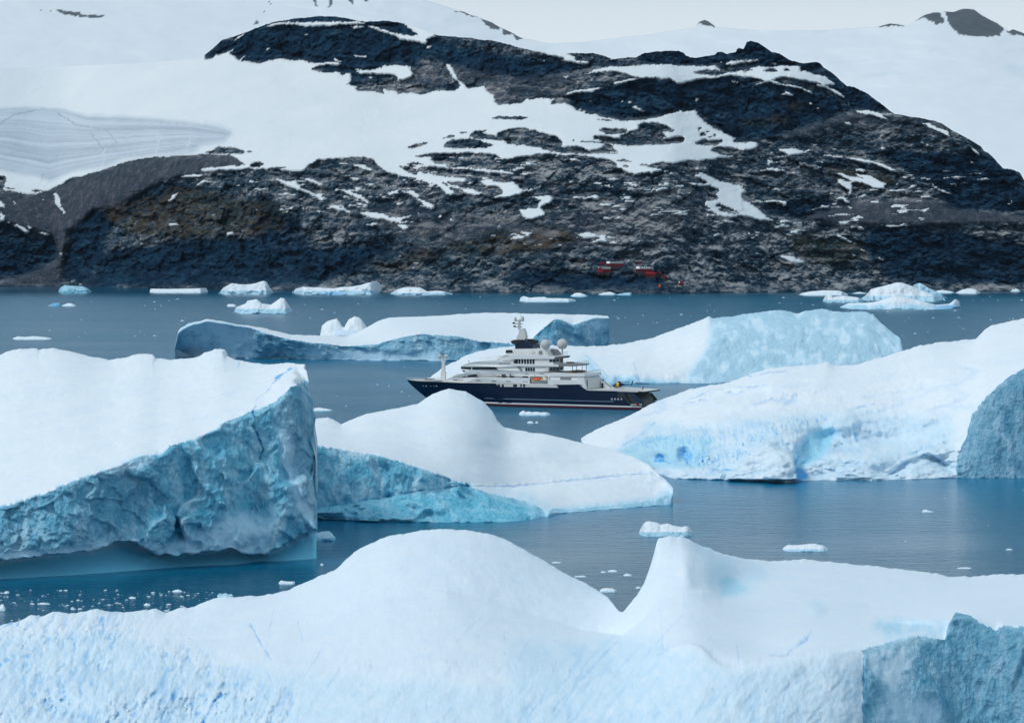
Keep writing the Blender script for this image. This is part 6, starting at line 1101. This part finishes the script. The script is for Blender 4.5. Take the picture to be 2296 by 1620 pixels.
rail(Z1([(150, 624), (250, 624), (410, 628)]), 9.0, 1.0, 'cream', taper=.6, gap=1.5); lx, lz = side(Z1([(318, 625)])[0], 2); [tubes('windlass', [((lx - 2.2, s_, lz), (lx + 1.6, s_, lz), .45, .45)], M['dark']) for s_ in (-1.4, 1.4)]
lx, lz = side(Z1([(622, 500)])[0], 2); tubes('horn_mast', [((lx, 0, lz), (lx, 0, lz + 1.2), .12, .1), ((lx - .4, 0, lz + 1.2), (lx + .4, 0, lz + 1.2), .16, .16)], M['grey'])
fs_ = side(Z5([(1620, 688)])[0], 0); ft = side(Z5([(1652, 600)])[0], 0); FS = tubes('flag_staff', [((fs_[0], 0, fs_[1]), (ft[0], 0, ft[1]), .10, .06)], M['grey'])
mesh_obj('ensign', [(fs_[0] + .15, 0, fs_[1] + .3), (ft[0] + .1, 0, ft[1]), (ft[0] + .45, .12, ft[1] - .8), (fs_[0] + .65, -.1, fs_[1] + .35), ((fs_[0] + ft[0]) / 2 + .5, .18, (fs_[1] + ft[1]) / 2)], [[0, 1, 2, 4], [0, 4, 3]], M['scarlet'], FS)

# the boat in the bay and the helicopter are things of their own
def ship_pt(lx, ly, lz): return SHIP_O + SX_ * lx + SM * ly + np.array([0, 0, lz])
cx, cz = side(Z1([(1195, 655)])[0], 9.6); BT = empty('lifeboat', ship_pt(cx, -9.6, cz), -YAW); tag(BT, 'cream lifeboat with an orange canopy hanging in the side bay of the yacht', 'lifeboat')
K = .0585 / math.cos(YAW) * 1.0
def boat_hull():
    vs, fs = [], []; n = 14; x0, x1 = (1128 - 1195) * K, (1262 - 1195) * K
    for i in range(n + 1):
        u = i / n; x = x0 + (x1 - x0) * u; w = 1.25 * (1 - abs(2 * u - 1) ** 3.5) + .06; keel = .28 * abs(2 * u - 1) ** 3; top = 1.55 + .25 * abs(2 * u - 1) ** 2
        for a, z in ((-1, top), (-.92, top * .6 + keel * .4), (-.5, .18 + keel), (0, .02 + keel), (.5, .18 + keel), (.92, top * .6 + keel * .4), (1, top)): vs.append((x, a * w, z))
    fs = grid_faces(n + 1, 7).tolist()
    for i in range(n): fs.append([i * 7, i * 7 + 6, (i + 1) * 7 + 6, (i + 1) * 7])
    return mesh_obj('boat_hull', vs, fs, M['boat'], BT, smooth=True)
boat_hull()
def hump(name, x0, x1, w, z0, z1, mat, parent, p=2.5):
    vs = []; n = 10
    for i in range(n + 1):
        u = i / n; x = x0 + (x1 - x0) * u; e = max(.05, 1 - abs(2 * u - 1) ** p)
        for j in range(9): t = math.pi * j / 8; vs.append((x, -w * e ** .5 * math.cos(t), z0 + (z1 - z0) * e ** .6 * math.sin(t)))
    return mesh_obj(name, vs, grid_faces(n + 1, 9).tolist() + [[j for j in range(9)], [n * 9 + j for j in range(8, -1, -1)]], mat, parent, smooth=True)
hump('canopy', (1131 - 1195) * K, (1212 - 1195) * K, 1.15, 1.5, 2.75, M['orange'], BT); cab = hump('cabin', (1205 - 1195) * K, (1256 - 1195) * K, 1.1, 1.5, 3.1, M['boat'], BT, 4)
mesh_obj('cabin_window', [(1.35, -1.14, 2.1), (2.0, -1.14, 2.1), (2.0, -1.02, 2.6), (1.35, -1.02, 2.6)], [[0, 1, 2, 3]], M['glass'], cab)
[tubes('davit', [((x, 0, 2.2), (x, 0, 4.0), .07, .07)], M['dark'], BT) for x in (-2.6, 2.8)]
hx, hz = side(Z5([(1210, 650)])[0], 0.0); HZ = side(Z5([(1210, 668)])[0], 9.4)[1] + .03
HC = empty('helicopter', ship_pt(hx, 0, HZ), -YAW); tag(HC, 'dark blue helicopter with a yellow middle, parked on the stern deck of the yacht', 'helicopter')
def body(name, secs, mat, parent, m=10):
    vs = []
    for x, z, ry, rz_ in secs:
        for i in range(m): t = 2 * math.pi * i / m; vs.append((x, ry * math.cos(t), z + rz_ * math.sin(t)))
    f = grid_faces(len(secs), m).tolist()
    for j in range(len(secs) - 1): f.append([j * m + m - 1, j * m, (j + 1) * m, (j + 1) * m + m - 1])
    f.append([i for i in range(m)]); f.append([(len(secs) - 1) * m + i for i in range(m - 1, -1, -1)])
    return mesh_obj(name, vs, f, mat, parent, smooth=True)
body('nose', [(-2.75, 1.0, .1, .1), (-2.4, 1.1, .55, .45), (-1.7, 1.3, .8, .75), (-1.0, 1.5, .9, .95), (-.5, 1.6, .92, 1.0)], M['olive'], HC)
body('cabin', [(-.55, 1.62, .95, 1.05), (.2, 1.7, .97, 1.15), (.75, 1.75, .95, 1.1)], M['yellow'], HC)
body('belly', [(-1.0, .85, .6, .35), (-.3, .8, .75, .42), (.4, .8, .75, .42)], M['scarlet'], HC)
body('engine_fairing', [(.7, 1.75, .96, 1.1), (1.6, 1.75, .85, .95), (2.6, 1.8, .5, .55), (3.2, 1.8, .3, .32)], M['blue'], HC)
body('tail_boom', [(3.0, 1.8, .34, .34), (5.2, 1.85, .22, .22), (6.9, 1.95, .16, .16)], M['blue'], HC)
mesh_obj('tail_fin', [(6.3, -.07, 1.7), (6.9, -.07, 1.4), (7.7, -.05, 3.6), (7.3, -.05, 3.7), (6.3, .07, 1.7), (6.9, .07, 1.4), (7.7, .05, 3.6), (7.3, .05, 3.7)], [[0, 1, 2, 3], [7, 6, 5, 4], [0, 4, 5, 1], [1, 5, 6, 2], [2, 6, 7, 3], [3, 7, 4, 0]], M['blue'], HC)
body('rotor_hub', [(-.1, 2.95, .3, .25), (.9, 3.0, .45, .3), (1.3, 2.95, .3, .2)], M['dark'], HC)
tubes('rotor_blade', [((.6, 0, 3.2), (6.6, .5, 2.9), .10, .06)], M['dark'], HC, 4); tubes('rotor_blade', [((.6, 0, 3.2), (6.3, -.8, 2.85), .10, .06)], M['dark'], HC, 4)
[tubes('skid', [((-1.8, s_ * 1.05, .1), (2.2, s_ * 1.05, .1), .08, .08)] + [((x, s_ * 1.05, .1), (x, s_ * .5, .9), .06, .06) for x in (-1.2, 1.5)], M['dark'], HC) for s_ in (-1, 1)]

# ------------------------------------------------------------------ red station huts on the far shore
Z4 = lambda p: [(1279.2 + x * .12143, 557.6 + y * .12143) for x, y in p]
def hut(label, zx0, zx1, zy0, zy1, gable=None, roof='roof', snow_end=False, strips=0, depth=6.0, walls='hut', name='red_hut', ridge=.38, stilts=True):
    (a, t), (b, u) = Z4([(zx0, zy0), (zx1, zy1)]); D = hill_D((a + b) / 2, u) - 2.0; m = D / F
    X, Y, Z = world((a + b) / 2, u, D); w = (b - a) * m / 2; h = (u - t) * m; e = empty(name, (float(X), float(Y), float(Z)), R(random.uniform(-4, 4)))
    tag(e, label, 'hut', 'red station huts on the far shore'); hw = h * (1 - ridge); d = depth / 2; g = gable
    # long walls with gable ends
    v = [(-w, -d, 0), (w, -d, 0), (w, d, 0), (-w, d, 0), (-w, -d, hw), (w, -d, hw), (w, d, hw), (-w, d, hw), (-w, 0, h * .97), (w, 0, h * .97)]
    W_ = mesh_obj('wall', v, [[0, 1, 5, 4], [2, 3, 7, 6], [1, 2, 6, 9, 5], [3, 0, 4, 8, 7], [3, 2, 1, 0]], M[walls], e)
    rw = w + .4; rv = [(-rw, -d - .5, hw - .25), (rw, -d - .5, hw - .25), (rw, 0, h), (-rw, 0, h), (rw, d + .5, hw - .25), (-rw, d + .5, hw - .25)]; rv += [(x, y, z + .18) for x, y, z in rv]
    rf = mesh_obj('roof', rv, [[0, 1, 2, 3], [3, 2, 4, 5], [6, 7, 8, 9], [9, 8, 10, 11], [0, 1, 7, 6], [4, 5, 11, 10], [1, 2, 8, 7], [2, 4, 10, 8], [0, 3, 9, 6], [3, 5, 11, 9]], M[roof], e)
    def patch(x0, x1, nm): mesh_obj(nm, [(x0, -d - .4, hw + .02), (x1, -d - .4, hw + .02), (x1, -.1, h + .22), (x0, -.1, h + .22)], [[0, 1, 2, 3]], M['snowpatch'], rf)
    if snow_end: patch(-w, -w + .2 * 2 * w, 'snow_patch')
    for k in range(strips): x = -w + 2 * w * (.34 + .13 * k); patch(x, x + .45, 'snow_strip')
    n = max(1, int(w * 2 / 4))
    for k in range(n): x = -w + 2 * w * (k + .5) / n; mesh_obj('window', [(x - .45, -d - .04, hw * .45), (x + .45, -d - .04, hw * .45), (x + .45, -d - .04, hw * .8), (x - .45, -d - .04, hw * .8)], [[0, 1, 2, 3]], M['dark'], W_)
    if g: mesh_obj('porch', [(-w - .1, -d - 1.6, -.6), (-w + g, -d - 1.6, -.6), (-w + g, -d - 1.6, hw * .9), (-w + g * .5, -d - 1.6, h), (-w - .1, -d - 1.6, hw * .9), (-w - .1, -d, -.6), (-w + g, -d, -.6), (-w + g, -d, hw * .9), (-w + g * .5, -d, h), (-w - .1, -d, hw * .9)], [[0, 1, 2, 3, 4], [0, 5, 6, 1], [1, 6, 7, 2], [2, 7, 8, 3], [3, 8, 9, 4], [4, 9, 5, 0]], M['hutend'], e)
    mesh_obj('foundation', [(x, y, z) for z in (-4.0, .05) for x, y in ((-w + .3, -d + .3), (w - .3, -d + .3), (w - .3, d - .3), (-w + .3, d - .3))], [[0, 1, 5, 4], [1, 2, 6, 5], [2, 3, 7, 6], [3, 0, 4, 7]], M['dark'], e)
    return e
hut('long red hut with grey roof and white left end, above the gabled porch', 665, 972, 238, 325, snow_end=True)
hut('small red hut touching the left end of the long grey roofed hut', 525, 655, 254, 298, depth=4, roof='hut')
hut('red hut with a bright red gabled porch at its left end', 508, 735, 335, 434, gable=7)
hut('little red hut standing alone, highest of the right huts', 1190, 1310, 215, 264, depth=4, roof='roof')
hut('long red hut with a row of white strips across its roof', 1210, 1532, 335, 424, snow_end=True, strips=4)
hut('red hut with a red roof, in front of the white striped roof', 1390, 1570, 432, 506, roof='hutend')
hut('tall red hut with a faded pink roof, at the right end of the huts', 1563, 1672, 414, 490, roof='roofred', ridge=.5)
hut('tiny red shed, downhill to the right of the pink roofed hut', 1708, 1780, 505, 550, depth=3.5, roof='hut')
hut('small dark red shed with a pale front, farthest right above the shore', 2000, 2085, 605, 668, depth=4, roof='hut', snow_end=True)
(a, t), (b, u) = Z4([(1648, 655), (1648, 765)]); D = hill_D(a, u) - 2; X, Y, Z = world(a, u, D); m = D / F; BE = empty('beacon', (float(X), float(Y), float(Z))); tag(BE, 'small orange navigation beacon on a dark post by the far shore', 'beacon')
tubes('beacon_post', [((0, 0, -2), (0, 0, (765 - 708) * .12143 * m), .7, .6)], M['dark'], BE, 8); tubes('beacon_drum', [((0, 0, (765 - 710) * .12143 * m), (0, 0, (765 - 662) * .12143 * m), 1.5, 1.6), ((0, 0, (765 - 662) * .12143 * m), (0, 0, (765 - 650) * .12143 * m), 1.2, .3)], M['orange'], BE, 10)
HAZE_DENSITY = 3.6e-6; SKY_SAT = .7; CLOUD_MIX = .95; CLOUD_LO = (1.09, 1.175, 1.22); CLOUD_HI = (.37, .50, .605); SKY_STR = .10; SUN_STR = 1.6; EXPOSURE = 0.0
# ------------------------------------------------------------------ air and light: bright overcast
HV_ = [(x, y, z) for z in (-12, 9500) for y in (-3500, 98000) for x in (-52000, 52000)]
hz_ = mesh_obj('haze', HV_, [[2, 3, 1, 0], [5, 7, 6, 4], [1, 5, 4, 0], [6, 7, 3, 2], [4, 6, 2, 0], [3, 7, 5, 1]], None)
hm = bpy.data.materials.new('thin_mist'); hm.use_nodes = True; hm.node_tree.nodes.clear()
ho = hm.node_tree.nodes.new('ShaderNodeOutputMaterial'); hv = hm.node_tree.nodes.new('ShaderNodeVolumePrincipled')
hv.inputs['Color'].default_value = (.74, .88, 1, 1); hv.inputs['Density'].default_value = HAZE_DENSITY
hm.node_tree.links.new(hv.outputs[0], ho.inputs['Volume']); hz_.data.materials.append(hm); tag(hz_, kind='stuff', label='thin pale mist over the sea and mountains', cat='haze')

SUN_EL, SUN_AZ = 46.0, -116.0            # degrees; azimuth from straight ahead (+Y), negative to the left
wd = bpy.data.worlds.new("World"); sc.world = wd; wd.use_nodes = True
nt = wd.node_tree; nt.nodes.clear(); L = nt.links.new
wo = nt.nodes.new('ShaderNodeOutputWorld'); bg = nt.nodes.new('ShaderNodeBackground'); sky = nt.nodes.new('ShaderNodeTexSky')
sky.sky_type = 'NISHITA'; sky.sun_disc = False; sky.sun_elevation = R(SUN_EL); sky.sun_rotation = R(SUN_AZ); sky.dust_density = 3.0; sky.air_density = 1.0; sky.ozone_density = 1.0
hs = nt.nodes.new('ShaderNodeHueSaturation'); hs.inputs['Saturation'].default_value = SKY_SAT; L(sky.outputs[0], hs.inputs['Color'])
# the cloud deck evens the sky out: as bright overhead as at the horizon
cl = nt.nodes.new('ShaderNodeMix'); cl.data_type = 'RGBA'; cl.inputs[0].default_value = CLOUD_MIX; L(hs.outputs[0], cl.inputs[6])
tc = nt.nodes.new('ShaderNodeTexCoord'); sx = nt.nodes.new('ShaderNodeSeparateXYZ'); L(tc.outputs['Generated'], sx.inputs[0])
cr_ = nt.nodes.new('ShaderNodeValToRGB'); e_ = cr_.color_ramp.elements; e_[0].position = .03; e_[0].color = (*CLOUD_LO, 1); e_[1].position = .17; e_[1].color = (*CLOUD_HI, 1); L(sx.outputs[2], cr_.inputs[0])
vm = nt.nodes.new('ShaderNodeVectorMath'); vm.operation = 'SCALE'; vm.inputs['Scale'].default_value = 10.0; L(cr_.outputs[0], vm.inputs[0]); L(vm.outputs[0], cl.inputs[7])
L(cl.outputs[2], bg.inputs[0]); bg.inputs[1].default_value = SKY_STR; L(bg.outputs[0], wo.inputs[0])
sl = bpy.data.lights.new('sun', 'SUN'); so = bpy.data.objects.new('sun', sl); COL.objects.link(so)
sl.energy = SUN_STR; sl.angle = R(14); sl.color = (1.0, .98, .95)
el, az = R(SUN_EL), R(SUN_AZ)
so.rotation_euler = Vector((-math.sin(az) * math.cos(el), -math.cos(az) * math.cos(el), -math.sin(el))).to_track_quat('-Z', 'Y').to_euler()
so.location = (0, 0, 3000)
vs_ = sc.view_settings; vs_.view_transform = 'Standard'; vs_.look = 'None'; vs_.gamma = 1; vs_.exposure = EXPOSURE
sc.cycles.max_bounces = 6; sc.cycles.diffuse_bounces = 3; sc.cycles.volume_bounces = 0
try: sc.cycles.use_denoising = True
except Exception: pass
